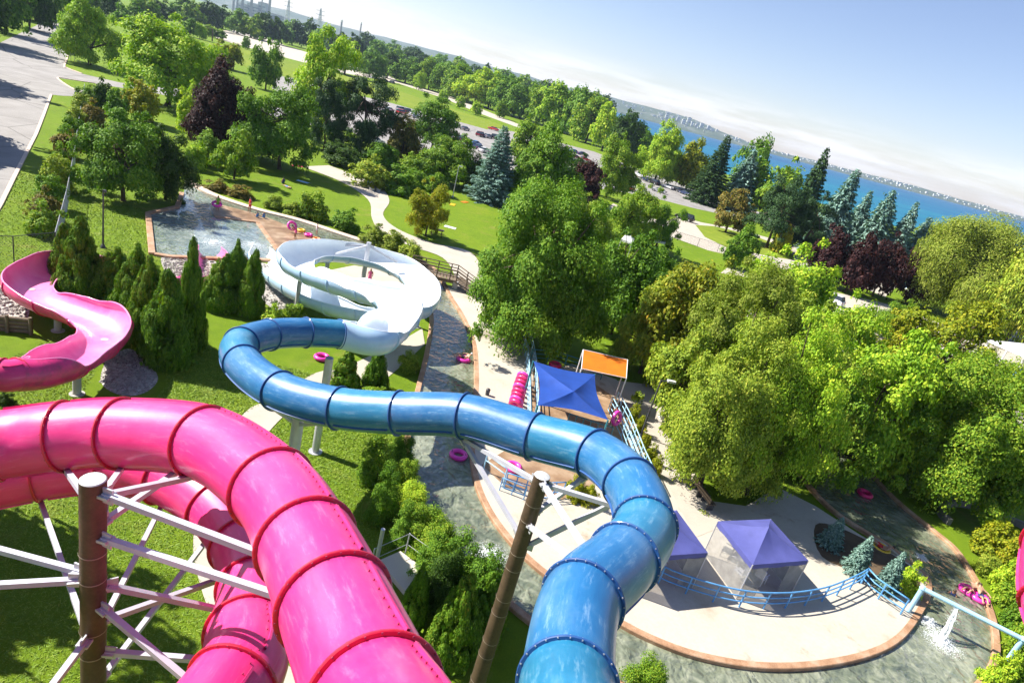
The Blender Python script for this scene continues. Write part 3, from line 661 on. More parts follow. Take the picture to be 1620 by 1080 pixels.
LM = {
 'green': leaf_mat('leaf_green', [(.15, (0.049, 0.122, 0.011)), (.5, (0.108, 0.235, 0.017)), (.85, (0.227, 0.348, 0.028))]),
 'mid': leaf_mat('leaf_mid', [(.15, (0.061, 0.148, 0.011)), (.5, (0.148, 0.278, 0.017)), (.85, (0.330, 0.409, 0.031))]),
 'bright': leaf_mat('leaf_bright', [(.15, (0.123, 0.256, 0.014)), (.5, (0.277, 0.452, 0.024)), (.85, (0.533, 0.595, 0.045))]),
 'yellow': leaf_mat('leaf_yellow', [(.15, (0.120, 0.170, 0.008)), (.5, (0.250, 0.300, 0.014)), (.8, (0.400, 0.360, 0.018)), (.97, (0.460, 0.240, 0.030))]),
 'olive': leaf_mat('leaf_olive', [(.12, (0.083, 0.147, 0.017)), (.45, (0.206, 0.301, 0.026)), (.72, (0.354, 0.425, 0.041)), (.94, (0.519, 0.472, 0.071))]),
 'dark': leaf_mat('leaf_dark', [(.15, (0.016, 0.047, 0.006)), (.5, (0.042, 0.095, 0.013)), (.85, (0.090, 0.160, 0.022))], .25),
 'purple': leaf_mat('leaf_purple', [(.15, (0.015, 0.007, 0.008)), (.5, (0.040, 0.014, 0.015)), (.85, (0.094, 0.033, 0.029))], .25),
 'spruce': leaf_mat('needle_blue', [(.15, (0.070, 0.148, 0.122)), (.5, (0.166, 0.287, 0.244)), (.85, (0.330, 0.470, 0.401))], .15),
 'fir': leaf_mat('needle_dark', [(.15, (0.016, 0.050, 0.016)), (.5, (0.039, 0.090, 0.028)), (.85, (0.083, 0.146, 0.044))], .15),
 'cedar': leaf_mat('cedar_green', [(.12, (0.042, 0.114, 0.010)), (.5, (0.101, 0.216, 0.015)), (.8, (0.200, 0.303, 0.025)), (.97, (0.416, 0.260, 0.035))], .2),
 'willow': leaf_mat('leaf_willow', [(.15, (0.103, 0.161, 0.016)), (.5, (0.218, 0.287, 0.032)), (.85, (0.368, 0.402, 0.069))], .35),
 'autumn': leaf_mat('leaf_autumn', [(.15, (0.085, 0.125, 0.010)), (.5, (0.200, 0.250, 0.018)), (.78, (0.340, 0.330, 0.025)), (.90, (0.500, 0.260, 0.030)), (1.0, (0.500, 0.150, 0.030))]),
 'bronze': leaf_mat('leaf_bronze', [(.15, (0.078, 0.086, 0.017)), (.5, (0.174, 0.166, 0.031)), (.85, (0.383, 0.244, 0.052))], .3),
}
BARK = simple('bark', (.085, .058, .038), .95, .4, 4, .6, fine=18)
def quads_mesh(name, V, nq):
    me = bpy.data.meshes.new(name); me.vertices.add(nq * 4); me.vertices.foreach_set('co', V.astype(np.float32).ravel())
    me.loops.add(nq * 4); me.loops.foreach_set('vertex_index', np.arange(nq * 4, dtype=np.int32))
    me.polygons.add(nq); me.polygons.foreach_set('loop_start', np.arange(0, nq * 4, 4, dtype=np.int32))
    try: me.polygons.foreach_set('loop_total', np.full(nq, 4, dtype=np.int32))
    except Exception: pass
    me.update(calc_edges=True); me.materials.append(LM['green']); return me
def leaves(pos, nrm, size, rs, aspect=.6, axis=None):
    """one rhombic leaf per position"""
    n = len(pos); nrm = nrm / (np.linalg.norm(nrm, axis=1, keepdims=True) + 1e-9)
    r = rs.normal(size=(n, 3)) if axis is None else axis
    u = r - nrm * np.sum(r * nrm, axis=1, keepdims=True); u /= (np.linalg.norm(u, axis=1, keepdims=True) + 1e-9); w = np.cross(nrm, u)
    sz = size[:, None]; lift = nrm * sz * .18
    return np.stack([pos - u * sz, pos + w * sz * aspect + lift, pos + u * sz, pos - w * sz * aspect + lift], 1)
def unit(rs, n):
    v = rs.normal(size=(n, 3)); return v / np.linalg.norm(v, axis=1, keepdims=True)
def crown_round(seed, n, ls, z0=.16, nc=70, cr=(.10, .19), flat=.78, top=1.0, belly=.42, spread=1.0):
    rs = np.random.RandomState(seed); C = []; R = []
    zc = z0 + (1 - z0) * belly
    while len(C) < nc:
        d = unit(rs, 1)[0]
        if d[2] < -.75: continue
        k = rs.uniform(.2, 1) ** .40 * rs.uniform(.86, 1.1)
        up = (1 - zc) if d[2] > 0 else (zc - z0)
        wob = 1 + .22 * sin(3 * atan2(d[1], d[0]) + seed) + .10 * sin(5 * d[2] + seed * 2)
        r = rs.uniform(*cr)
        if rs.uniform() < .16: r = cr[0] * .8; k = rs.uniform(.98, 1.12)          # stray boughs break the outline
        C.append([d[0] * k * (.5 - r * .62) * wob * spread, d[1] * k * (.5 - r * .62) * wob * spread, zc + d[2] * k * (up - r * .55)]); R.append(r)
    C = np.array(C); R = np.array(R); wt = R ** 2 / np.sum(R ** 2); idx = rs.choice(nc, n, p=wt)
    d = unit(rs, n); d[:, 2] = np.where(d[:, 2] < -.2, -d[:, 2] * .7, d[:, 2]); d /= np.linalg.norm(d, axis=1, keepdims=True)
    rad = R[idx] * (1 - rs.uniform(0, 1, n) ** 1.8 * .75) * rs.uniform(.9, 1.18, n)
    sub = unit(rs, nc * 7).reshape(nc, 7, 3); sd = sub[idx, rs.randint(0, 7, n)]
    dd = d * .62 + sd * .55; dd /= np.linalg.norm(dd, axis=1, keepdims=True)
    pos = C[idx] + dd * rad[:, None] * np.array([1, 1, flat])
    oc = pos - np.array([0, 0, zc - .1]); oc /= (np.linalg.norm(oc, axis=1, keepdims=True) + 1e-9)
    nrm = dd * .55 + oc * .35 + np.array([0, 0, .45]) + rs.normal(size=(n, 3)) * .42
    return leaves(pos, nrm, ls * rs.uniform(.6, 1.35, n), rs), C
def crown_cone(seed, n, ls, kind):
    rs = np.random.RandomState(seed)
    if kind == 'cedar':                                   # columnar arborvitae: dense upright sprays
        nc = 95; cz = rs.uniform(0.02, .97, nc) ** 1.1; ca = rs.uniform(0, 2 * pi, nc)
        pr = .5 * np.minimum(1, (1 - cz) ** .70 * 1.08) * np.minimum(1, .70 + cz * 2.0); cr_ = rs.uniform(.05, .14, nc) * (.45 + .75 * (1 - cz)); k0 = pr - cr_ * .7 * rs.uniform(.4, 1.3, nc)
        C = np.stack([k0 * np.cos(ca), k0 * np.sin(ca), cz * .95], 1); idx = rs.choice(nc, n, p=cr_ ** 1.6 / np.sum(cr_ ** 1.6)); d = unit(rs, n)
        pos = C[idx] + d * (cr_[idx] * (1 - .5 * rs.uniform(0, 1, n) ** 2))[:, None] * np.array([1, 1, 1.25]); pos[:, 2] = np.clip(pos[:, 2] + .02, .005, 1.0)
        o = d * .8 + np.stack([np.cos(ca[idx]), np.sin(ca[idx]), np.full(n, .4)], 1) * .5
        ax = np.tile(np.array([[0, 0, 1.0]]), (n, 1)) + d * .5 + rs.normal(size=(n, 3)) * .35
        core = np.stack([rs.normal(size=n // 6) * .08, rs.normal(size=n // 6) * .08, rs.uniform(.02, .85, n // 6)], 1); core[:, :2] *= (1 - core[:, 2:3]) * 2.2
        L1 = leaves(pos, o + rs.normal(size=(n, 3)) * .4, ls * rs.uniform(.6, 1.4, n), rs, .5, ax); L2 = leaves(core, rs.normal(size=core.shape), np.full(len(core), ls * 2.2), rs, .7)
        return np.concatenate([L1, L2]), []
    P = []; N_ = []; A = []                                # spruce: whorls of drooping boughs
    W_ = 24
    per = max(6, n // (W_ * 11)); cnt = 0
    for w in range(W_):
        zz = .05 + .93 * (w / (W_ - 1)) ** .92; R = .5 * (1 - zz) ** .85 + .012; nb = 13 if w < W_ - 6 else 8
        for b in range(nb):
            a = 2 * pi * (b + rs.uniform(-.35, .35)) / nb + w * .7; L = R * rs.uniform(.78, 1.15); m = max(4, int(per * (L / .28)))
            t = rs.uniform(.12, 1, m) ** .75; side = rs.normal(size=m) * .045 * (1.25 - t) * 1.4
            x = t * L; dz = -.07 * t * (1 - zz + .25) + .035 * t * t
            ca, sa = cos(a), sin(a)
            P.append(np.stack([x * ca - side * sa, x * sa + side * ca, zz + dz + rs.normal(size=m) * .006 - abs(side) * .25], 1))
            N_.append(np.stack([np.full(m, ca * .25), np.full(m, sa * .25), np.ones(m)], 1) + rs.normal(size=(m, 3)) * .3)
            A.append(np.tile(np.array([[ca, sa, -.15]]), (m, 1)) + rs.normal(size=(m, 3)) * .35)
    P = np.concatenate(P); N_ = np.concatenate(N_); A = np.concatenate(A)
    return leaves(P, N_, ls * rs.uniform(.6, 1.3, len(P)), rs, .42, A), []
def crown_willow(seed, n, ls):
    rs = np.random.RandomState(seed); V, C = crown_round(seed, n // 2, ls, .2, 60, (.10, .18))
    k = n // 2; idx = rs.randint(0, len(C), k); a = unit(rs, k); t = rs.uniform(0, 1, k)
    pos = C[idx] + a * .12 * np.array([1, 1, .4]) ; pos[:, 2] -= t * rs.uniform(.05, .26, k); pos[:, 2] = np.maximum(pos[:, 2], .06)
    ax = np.tile(np.array([[0, 0, 1.0]]), (k, 1)) + rs.normal(size=(k, 3)) * .15
    return np.concatenate([V, leaves(pos, a + rs.normal(size=(k, 3)) * .3, ls * 1.5 * rs.uniform(.6, 1.3, k), rs, .3, ax)]), C
def trunk_mesh(seed, C, zt, r=.022, nlimb=10):
    r_ = random.Random(seed); mb = MB(); bend = [Vector((r_.uniform(-.02, .02) * i, r_.uniform(-.02, .02) * i, zt * i / 5)) for i in range(6)]
    mb.tube([b if i else Vector((0, 0, -.01)) for i, b in enumerate(bend)], r * 1.25, 10, True, r * .55)
    mb.lathe([(r * 1.9, -.01), (r * 1.45, .012), (r * 1.2, .035)], 10)
    if len(C):
        for c in r_.sample(list(range(len(C))), min(nlimb, len(C))):
            e = Vector(C[c]); s0 = bend[r_.randint(2, 5)]; mid = s0.lerp(e, .5) + Vector((0, 0, .04)); mb.tube(catmull([s0, mid, e], 4), r * .5, 6, False, r * .12)
    return mb.mesh('trunk', BARK, 'all')
TIERS = {'XL': (130000, .0072), 'L': (30000, .0140), 'M': (8000, .027), 'S': (2600, .047)}
PROTO = {}
def proto(form, tier, var):
    k = (form, tier, var)
    if k in PROTO: return PROTO[k]
    n, ls = TIERS[tier]; seed = sum(ord(c) for c in form) * 7 + var * 13 + len(tier)
    nc = {'XL': 105, 'L': 72, 'M': 52, 'S': 34}[tier]; crr = {'XL': (.06, .135), 'L': (.07, .15), 'M': (.09, .18), 'S': (.12, .20)}[tier]
    if form == 'round': V, C = crown_round(seed, n, ls, .17, nc, crr)
    elif form == 'oval': V, C = crown_round(seed, n, ls, .14, nc, crr, .85, 1, .40, .95)
    elif form == 'airy': V, C = crown_round(seed, int(n * .6), ls, .22, int(nc * .62), (.08, .14), .7)
    elif form == 'shrub': V, C = crown_round(seed, int(n * .7), ls * 1.25, .0, int(nc * .7), (.12, .22), .8, 1, .3)
    elif form == 'pine': V, C = crown_round(seed, n, ls * .8, .16, int(nc * .8), (.07, .15), .55, 1, .38)
    elif form == 'willow': V, C = crown_willow(seed, n, ls)
    elif form == 'cedar': V, C = crown_cone(seed, n, ls * 1.2, 'cedar')
    else: V, C = crown_cone(seed, n, ls * 1.35, 'spruce')
    if form not in ('cedar', 'spruce'):                    # fill the crown's full width and height
        c_ = V.mean(1); rr = np.percentile(np.hypot(c_[:, 0], c_[:, 1]), 96); z1 = np.percentile(c_[:, 2], 99.6); zl = np.percentile(c_[:, 2], .6)
        zb = {'shrub': .0, 'airy': .14, 'willow': .05, 'pine': .12}.get(form, .10); V[:, :, :2] *= .5 / rr; V[:, :, 2] = zb + (V[:, :, 2] - zl) * (1 - zb) / (z1 - zl)
        C = [(c[0] * .5 / rr, c[1] * .5 / rr, zb + (c[2] - zl) * (1 - zb) / (z1 - zl)) for c in C]
    cm = quads_mesh('crown', V.reshape(-1, 3), len(V))
    tm = trunk_mesh(seed, C, {'shrub': .3, 'cedar': .5, 'spruce': .9, 'pine': .7}.get(form, .62), {'shrub': .012, 'cedar': .02, 'spruce': .016}.get(form, .021), {'XL': 22, 'L': 16, 'M': 11, 'S': 7}[tier])
    PROTO[k] = (cm, tm); return PROTO[k]
VAR = {}
def plant(name, form, color, loc, w, h, label, cat='tree', group=None, tier='M', sink=.03):
    nvar = {'XL': 3, 'L': 4, 'M': 4, 'S': 4}[tier]; k = (form, tier); VAR[k] = VAR.get(k, -1) + 1
    cm, tm = proto(form, tier, VAR[k] % nvar)
    o = thing(name, label, cat, (loc[0], loc[1], loc[2] - sink if len(loc) > 2 else -sink), rnd.uniform(0, 6.28), group); o.scale = (w, w * rnd.uniform(.88, 1.12), h); o.rotation_euler = (rnd.gauss(0, .022), rnd.gauss(0, .022), o.rotation_euler.z)
    c = link('crown', cm, o); c.material_slots[0].link = 'OBJECT'; c.material_slots[0].material = LM[color]
    link('stem' if cat in ('shrub', 'plant') else 'trunk', tm, o); return o
def size_of(base, top):
    """height of an upright thing whose foot is at base and whose tip shows at top"""
    best = None
    for i in range(1, 300):
        h = i * .1; x, y = topx(base + Vector((0, 0, h))); e = abs(y - top)
        if best is None or e < best[0]: best = (e, h)
    return best[1]
def tree(name, form, color, bx, by, ty, wpx, label, cat='tree', group=None, tier=None, h0=0.0):
    b = G(bx, by, h0); h = max(.5, size_of(b, ty)); z = depth(b + Vector((0, 0, h * .6))); w = wpx * z / FPX * 1.04
    if tier is None: tier = 'XL' if wpx > 170 else 'L' if wpx > 88 else 'M' if wpx > 42 else 'S'
    return plant(name, form, color, b, w, h * 1.02, label, cat, group, tier)
T = tree
# big trees near the decks
T('maple_tree', 'round', 'green', 822, 545, 303, 226, 'large dark green maple right of the wooden footbridge, beside the curved deck')
T('maple_tree', 'round', 'green', 966, 528, 372, 130, 'dark green maple directly behind the orange canopy')
T('maple_tree', 'round', 'olive', 1105, 772, 520, 205, 'biggest olive green tree, right of the curved path and above the tents')
T('maple_tree', 'airy', 'bright', 1178, 780, 500, 190, 'loose olive green tree right of the biggest olive tree, above the right tent')
T('maple_tree', 'airy', 'olive', 1060, 690, 500, 150, 'open olive tree left of the biggest olive tree by the path', tier='L')
T('maple_tree', 'round', 'willow', 1120, 690, 432, 190, 'yellow olive tree rising just behind the biggest olive tree')
T('maple_tree', 'round', 'olive', 1246, 735, 520, 160, 'olive tree on the right shoulder of the biggest olive tree', tier='L')
T('maple_tree', 'round', 'autumn', 1058, 612, 418, 160, 'tree with orange tinted top behind the biggest olive tree')
T('maple_tree', 'oval', 'bright', 1226, 560, 397, 142, 'bright green pointed tree left of the four purple trees')
T('maple_tree', 'round', 'bright', 1345, 740, 530, 160, 'yellow green tree just right of the biggest olive tree')
T('honey_locust', 'airy', 'yellow', 1446, 632, 476, 170, 'feathery yellow green tree left of the white roof')
T('maple_tree', 'round', 'mid', 1490, 790, 590, 225, 'large mid green tree overhanging the river at the right edge')
T('willow_tree', 'willow', 'willow', 1508, 505, 356, 175, 'pale willow tree by the lake at the right edge')
T('willow_tree', 'willow', 'olive', 1585, 545, 385, 130, 'second willow tree cut by the right edge')
T('maple_tree', 'round', 'green', 1402, 705, 560, 120, 'shaded green tree between two larger trees over the river', tier='L')
for lb, c, bx, by, ty, w, f in [('olive tree at the left of the group, behind the black lamp post', 'olive', 1012, 590, 445, 110, 'round'), ('green tree rising between the pointed tree and the olive tree', 'bright', 1286, 640, 482, 130, 'round'), ('yellow tree behind the two yellow green trees by the plaza', 'yellow', 1396, 610, 505, 110, 'airy'), ('olive tree behind the right shoulder of the olive group', 'olive', 1200, 650, 470, 130, 'round'), ('green tree in front of the white roofed pavilion', 'mid', 1530, 680, 590, 90, 'round'), ('shaded green tree beside the river between olive and yellow green trees', 'mid', 1284, 757, 600, 140, 'round'), ('bright tree between the two trees overhanging the river', 'bright', 1415, 757, 610, 130, 'round'), ('dark green tree between the maple and the orange tinted tree', 'green', 1016, 520, 400, 90, 'round'), ('tree at the far side of the plaza left of the willow', 'mid', 1402, 540, 478, 70, 'round')]:
    T('deck_tree', f, c, bx, by, ty, w, lb, tier='L')
# middle distance, left to right
T('maple_tree', 'round', 'bright', 142, 103, -6, 84, 'bright tree on the corner lawn beside the road', tier='L')
T('maple_tree', 'round', 'bright', 265, 168, 33, 160, 'widest bright green maple by the entrance drive', tier='L')
T('dogwood', 'round', 'yellow', 222, 192, 128, 62, 'small yellow leaved tree below the wide bright maple')
T('juniper', 'oval', 'dark', 160, 180, 125, 34, 'small dark juniper at the top of the fence', tier='S')
T('juniper', 'oval', 'green', 183, 190, 142, 34, 'small green bush tree between juniper and yellow tree', tier='S')
T('ash_tree', 'round', 'green', 195, 318, 178, 122, 'green tree on the lawn beside the hedge, left of the pool', tier='L')
T('ash_tree', 'round', 'dark', 262, 316, 205, 88, 'dark bushy tree overhanging the left end of the pool', tier='L')
T('ash_tree', 'oval', 'bright', 300, 218, 133, 50, 'light green tree left of the brown leaved tree')
T('copper_beech', 'round', 'purple', 352, 238, 102, 118, 'large brown purple leaved tree in the middle of the park', tier='L')
T('ash_tree', 'oval', 'green', 420, 142, 64, 46, 'narrow upright green tree behind the brown leaved tree')
T('maple_tree', 'round', 'green', 442, 268, 136, 116, 'large dense round tree shading the sunbathers', tier='L')
T('locust_tree', 'airy', 'bright', 500, 222, 48, 120, 'tall open light green tree with visible limbs', tier='L')
T('pine_tree', 'pine', 'fir', 512, 238, 130, 66, 'dark pine left of the taller pine', tier='L')
T('pine_tree', 'pine', 'fir', 568, 246, 122, 98, 'tall dark pine right of the open light green tree', tier='L')
T('copper_tree', 'round', 'bronze', 632, 262, 186, 62, 'bronze tinted tree right of the dark pines')
T('maple_tree', 'round', 'green', 683, 240, 156, 82, 'round green tree beside the parking lot', tier='L')
T('maple_tree', 'round', 'mid', 708, 292, 216, 92, 'green tree behind the lamp post', tier='L')
T('blue_spruce', 'spruce', 'spruce', 776, 320, 203, 88, 'blue spruce in the middle of the park', tier='L')
T('maple_tree', 'round', 'green', 846, 332, 203, 112, 'dense green tree right of the blue spruce', tier='L')
T('maple_tree', 'round', 'mid', 835, 262, 190, 66, 'green tree behind the blue spruce tip')
T('plum_tree', 'round', 'purple', 922, 318, 258, 46, 'small dark purple tree in front of parked cars')
T('maple_tree', 'round', 'mid', 958, 312, 218, 72, 'olive green tree standing among the parked cars', tier='L')
T('maple_tree', 'round', 'mid', 992, 392, 296, 78, 'green tree in front of the row of parked cars', tier='L')
T('maple_tree', 'airy', 'green', 1034, 398, 318, 66, 'loose branched tree left of the black car', tier='L')
T('maple_tree', 'round', 'olive', 915, 390, 312, 96, 'olive tree behind the large dark maple', tier='L')
T('crab_tree', 'round', 'mid', 370, 284, 206, 62, 'small round tree on the lawn above the pool channel')
T('young_tree', 'oval', 'yellow', 673, 374, 288, 60, 'young yellowing tree on the lawn by the curved path', tier='L')
T('young_tree', 'oval', 'green', 1160, 424, 358, 52, 'young green tree on the strip between path and road')
T('young_tree', 'oval', 'bright', 1188, 438, 410, 24, 'tiny sapling on the strip beside the side path', tier='S')
T('maple_tree', 'round', 'bright', 1035, 288, 198, 72, 'bright green tree on the lake shore', tier='L')
T('maple_tree', 'round', 'yellow', 1085, 300, 224, 62, 'yellow tree on the lake shore')
T('spruce_tree', 'spruce', 'fir', 1112, 322, 216, 66, 'dark spruce right of the yellow lakeside tree', tier='L')
T('poplar_tree', 'oval', 'green', 1170, 318, 218, 52, 'tall green tree between two lakeside spruces')
T('blue_spruce', 'spruce', 'spruce', 1160, 335, 240, 76, 'bluish spruce left of the big dark pine')
T('poplar_tree', 'round', 'mid', 1212, 350, 256, 76, 'light green tree rising behind the dark pines')
T('spruce_tree', 'spruce', 'fir', 1254, 372, 238, 68, 'tallest dark spruce against the lake')
T('pine_tree', 'pine', 'bronze', 1147, 368, 300, 62, 'brownish sparse pine on the grass island')
T('pine_tree', 'pine', 'fir', 1212, 392, 284, 88, 'big dark pine beside the park road', tier='L')
T('pine_tree', 'pine', 'fir', 1262, 402, 306, 80, 'dark pine left of the purple trees', tier='L')
T('cedar_tree', 'cedar', 'yellow', 1232, 400, 354, 32, 'yellow bronze cedar between two pine trunks', tier='S')
for i, (bx, by, ty, w) in enumerate([(1294, 404, 270, 80), (1330, 406, 304, 58), (1364, 418, 304, 78), (1398, 428, 322, 60), (1428, 436, 346, 64)]):
    T('blue_spruce', 'spruce', 'spruce', bx, by, ty, w, '%s blue spruce from the left in the lakeside row of five' % ORD[i], group='lakeside blue spruces')
T('linden_tree', 'round', 'willow', 1452, 440, 356, 78, 'yellow green round tree behind the purple trees')
for i, (bx, by, ty, w) in enumerate([(1292, 446, 360, 60), (1336, 462, 372, 60), (1380, 468, 378, 60), (1432, 478, 394, 54)]):
    T('plum_tree', 'round', 'purple', bx, by, ty, w, '%s purple leaved tree from the left in the row of four' % ORD[i], group='row of purple leaved trees')
# far tree line beyond the field, and the wood behind
line = [(545, 118, 66, 62, 'bright'), (585, 122, 80, 44, 'green'), (612, 124, 84, 46, 'dark'), (640, 132, 90, 52, 'green'), (662, 142, 112, 22, 'bright'), (678, 142, 96, 52, 'mid'), (704, 150, 102, 50, 'green'), (726, 158, 104, 58, 'mid'), (750, 166, 108, 58, 'bright'), (772, 172, 112, 56, 'bright'), (796, 180, 122, 58, 'green'), (822, 188, 128, 54, 'green'), (848, 196, 134, 56, 'mid'), (876, 206, 134, 62, 'bright'), (902, 214, 140, 58, 'green'), (926, 226, 156, 60, 'mid'), (952, 238, 166, 56, 'bright'), (976, 250, 178, 58, 'dark')]
for i, (bx, by, ty, w, c) in enumerate(line):
    T('park_tree', ['round', 'oval'][i % 2], c, bx, by, ty, w, '%s tree from the left in the belt beyond the playing field' % ORD[i], group='tree belt beyond the field', tier='M')
line = [(560, 98, 56, 40), (592, 104, 66, 42), (622, 110, 74, 42), (655, 118, 80, 44), (688, 126, 86, 44), (722, 134, 92, 44), (756, 142, 100, 44), (792, 152, 108, 44), (828, 162, 118, 44), (862, 172, 124, 44), (896, 182, 130, 44), (930, 196, 146, 44), (990, 226, 180, 42), (1012, 250, 205, 40)]
for i, (bx, by, ty, w) in enumerate(line):
    T('park_tree', 'round', ['dark', 'green', 'mid'][i % 3], bx, by, ty, w, '%s tree from the left in the second row of the belt' % ORD[i], group='second row of the tree belt', tier='S')
line = [(205, 42, 4, 42, 'green'), (232, 36, -4, 44, 'mid'), (258, 36, 2, 40, 'dark'), (284, 34, -6, 44, 'green'), (306, 40, 4, 36, 'mid'), (330, 44, 4, 40, 'dark'), (352, 46, 10, 40, 'dark'), (374, 54, 16, 42, 'green'), (396, 60, 24, 40, 'mid'), (416, 64, 22, 42, 'dark'), (440, 70, 30, 42, 'dark'), (462, 72, 34, 40, 'green'), (486, 78, 32, 46, 'dark'), (512, 86, 46, 40, 'green'), (532, 92, 52, 38, 'dark')]
for i, (bx, by, ty, w, c) in enumerate(line):
    T('wood_tree', 'round', c, bx, by, ty, w, '%s tree from the left in the wood at the far edge of the park' % ORD[i], group='wood at the far edge', tier='S')
line = [(316, 62, 38, 20, 'bright'), (348, 62, 46, 20, 'green'), (388, 78, 58, 14, 'green'), (300, 58, 30, 24, 'green'), (330, 58, 40, 18, 'mid'), (575, 118, 96, 20, 'green'), (700, 162, 144, 16, 'bright'), (726, 172, 152, 16, 'bright'), (752, 182, 162, 18, 'bright'), (790, 186, 158, 22, 'mid'), (356, 108, 66, 44, 'yellow')]
for i, (bx, by, ty, w, c) in enumerate(line):
    T('young_park_tree', 'oval', c, bx, by, ty, w, '%s young tree from the left beside the playing field' % ORD[i], group='young trees beside the field', tier='S')
line = [(-190, 190, 20), (-110, 110, 18), (-40, 62, 17), (10, 52, 17), (46, 46, 17), (66, 36, 18), (84, 24, 18), (98, 16, 18), (118, 12, 20), (150, 22, 16), (176, 30, 14), (40, 20, 18), (0, 20, 18)]
for i, (bx, by, h) in enumerate(line):
    b = G(bx, by); plant('roadside_tree', ['round', 'oval'][i % 2], ['dark', 'green'][i % 2], b, h * .72, h, '%s dark tree going up the far side of the road' % ORD[i], 'tree', 'trees along the road', 'M')
for i, (x, y, w, h) in enumerate([(-24.0, 16.8, 7.4, 14.5), (-22.3, 12.0, 6.4, 13.5)]):  # two trees out of view, added for the shade they cast on the lawn
    plant('lawn_shade_tree', 'round', 'green', (x, y, 0), w, h, ['larger', 'smaller'][i] + ' of two unseen trees left of the pink loops added to shade the lawn', 'tree', None, 'M')
for i, (x, y, h) in enumerate([(-72, 46, 13), (-80, 58, 15), (-84, 69, 12), (-95, 84, 15)]):
    plant('roadside_tree', 'round', 'green', (x, y, 0), h * .7, h, '%s tree left of the road whose shadow lies across it' % ORD[i], 'tree', 'trees outside the left edge', 'M')

line = [(575, 92, 52, 40), (612, 99, 60, 44), (650, 107, 68, 44), (688, 116, 76, 44), (726, 124, 84, 46), (764, 133, 92, 46), (802, 143, 102, 46), (840, 153, 110, 46), (878, 163, 118, 46), (914, 178, 130, 46), (948, 196, 148, 44)]
for i, (bx, by, ty, w) in enumerate(line): T('park_tree', 'round', ['dark', 'green'][i % 2], bx, by, ty, w, '%s tree from the left in the rear row of the belt' % ORD[i], group='rear row of the tree belt', tier='S')
for lb, f, c, bx, by, ty, w in [('dark bush tree under the two dark pines', 'round', 'dark', 540, 262, 226, 56), ('dark bush tree right of the tall dark pine', 'round', 'green', 600, 266, 228, 54), ('green tree behind the yellow green bush', 'round', 'mid', 655, 284, 240, 50), ('dark tree filling the gap behind the lamp post', 'round', 'dark', 745, 298, 246, 56), ('dark tree behind the small purple tree', 'round', 'dark', 900, 306, 246, 56), ('green tree left of the big round shading tree', 'round', 'green', 400, 250, 178, 58), ('green tree behind the wide bright maple', 'round', 'mid', 330, 150, 84, 70), ('green tree below the brown leaved tree', 'round', 'mid', 330, 262, 208, 54), ('dark tree left of the blue spruce foot', 'round', 'green', 815, 326, 252, 62)]:
    T('filler_tree', f, c, bx, by, ty, w, lb, tier='M')
# ---- shrubs, cedars and planting near the slides
for i, (bx, by, ty, w) in enumerate([(128, 474, 340, 74), (180, 482, 388, 56), (216, 508, 386, 58), (262, 572, 424, 74), (298, 552, 372, 54), (350, 486, 398, 46), (372, 480, 380, 40), (394, 498, 396, 40), (104, 448, 352, 50), (236, 540, 400, 50)]):
    T('cedar', 'cedar', 'cedar', bx, by, ty, w * (1.0 + .12 * (i * 7 % 4)), ['tall broad cedar beside the pink flume bend', 'short cedar with browned foot right of the broad one', 'cedar in the middle of the row with a dark top', 'nearest and widest cedar above the gravel bed', 'tallest slim cedar by the pink flume exit', 'cedar left of the twin pointed pair', 'taller of the twin pointed cedars near the white flume exit', 'rightmost slim cedar next to the white flume', 'cedar at the left end of the row by the fence', 'cedar half hidden behind the nearest wide one'][i], 'tree', 'cedars between the slides', 'L')
for i, (bx, by, ty, w) in enumerate([(543, 612, 552, 46), (592, 614, 546, 42)]):
    T('cedar', 'cedar', 'cedar', bx, by, ty, w, ['left', 'right'][i] + ' of two cedars under the white spiral flume', 'tree', 'cedars under the spiral flume', 'M')
sh = [('globe shrub on the lawn beside the pool channel', 'shrub', 'mid', 495, 346, 304, 44), ('smaller green shrub right of the globe shrub', 'shrub', 'green', 546, 364, 331, 42), ('light variegated bush where the path meets the channel', 'shrub', 'willow', 592, 386, 354, 46), ('second variegated bush nearer the bridge', 'shrub', 'willow', 622, 398, 366, 44), ('third variegated bush touching the bridge rail', 'shrub', 'olive', 648, 412, 382, 42),
      ('yellow green bush by the far path bend', 'shrub', 'olive', 586, 296, 250, 54), ('dark bush right of the yellow green bush', 'shrub', 'green', 624, 304, 262, 54), ('dark bush left of the lamp post', 'shrub', 'green', 655, 306, 270, 44), ('light bush at the foot of the lamp post', 'shrub', 'mid', 690, 306, 275, 36),
      ('bright bush under the brown leaved tree', 'shrub', 'bright', 308, 268, 224, 36), ('low reddish shrub by the channel kerb', 'shrub', 'bronze', 345, 302, 284, 36), ('second low reddish shrub by the channel kerb', 'shrub', 'bronze', 380, 312, 293, 34), ('low shrub left of the globe shrub', 'shrub', 'olive', 432, 330, 310, 32), ('low yellow shrub beside the globe shrub', 'shrub', 'olive', 462, 340, 318, 30),
      ('leafy plant at the foot of the white flume', 'shrub', 'bright', 432, 514, 480, 44), ('second leafy plant beside the blue tube', 'shrub', 'mid', 465, 512, 480, 36), ('grassy plant by the service pad', 'shrub', 'olive', 645, 585, 556, 38), ('low plant in the bed beside the river below the flume', 'shrub', 'mid', 590, 640, 612, 44),
      ('dark shrub at the left edge below the pink flume', 'shrub', 'dark', 8, 640, 618, 24)]
for lb, fm, c, bx, by, ty, w in sh: T('shrub', fm, c, bx, by, ty, w, lb, 'shrub', None, 'M')
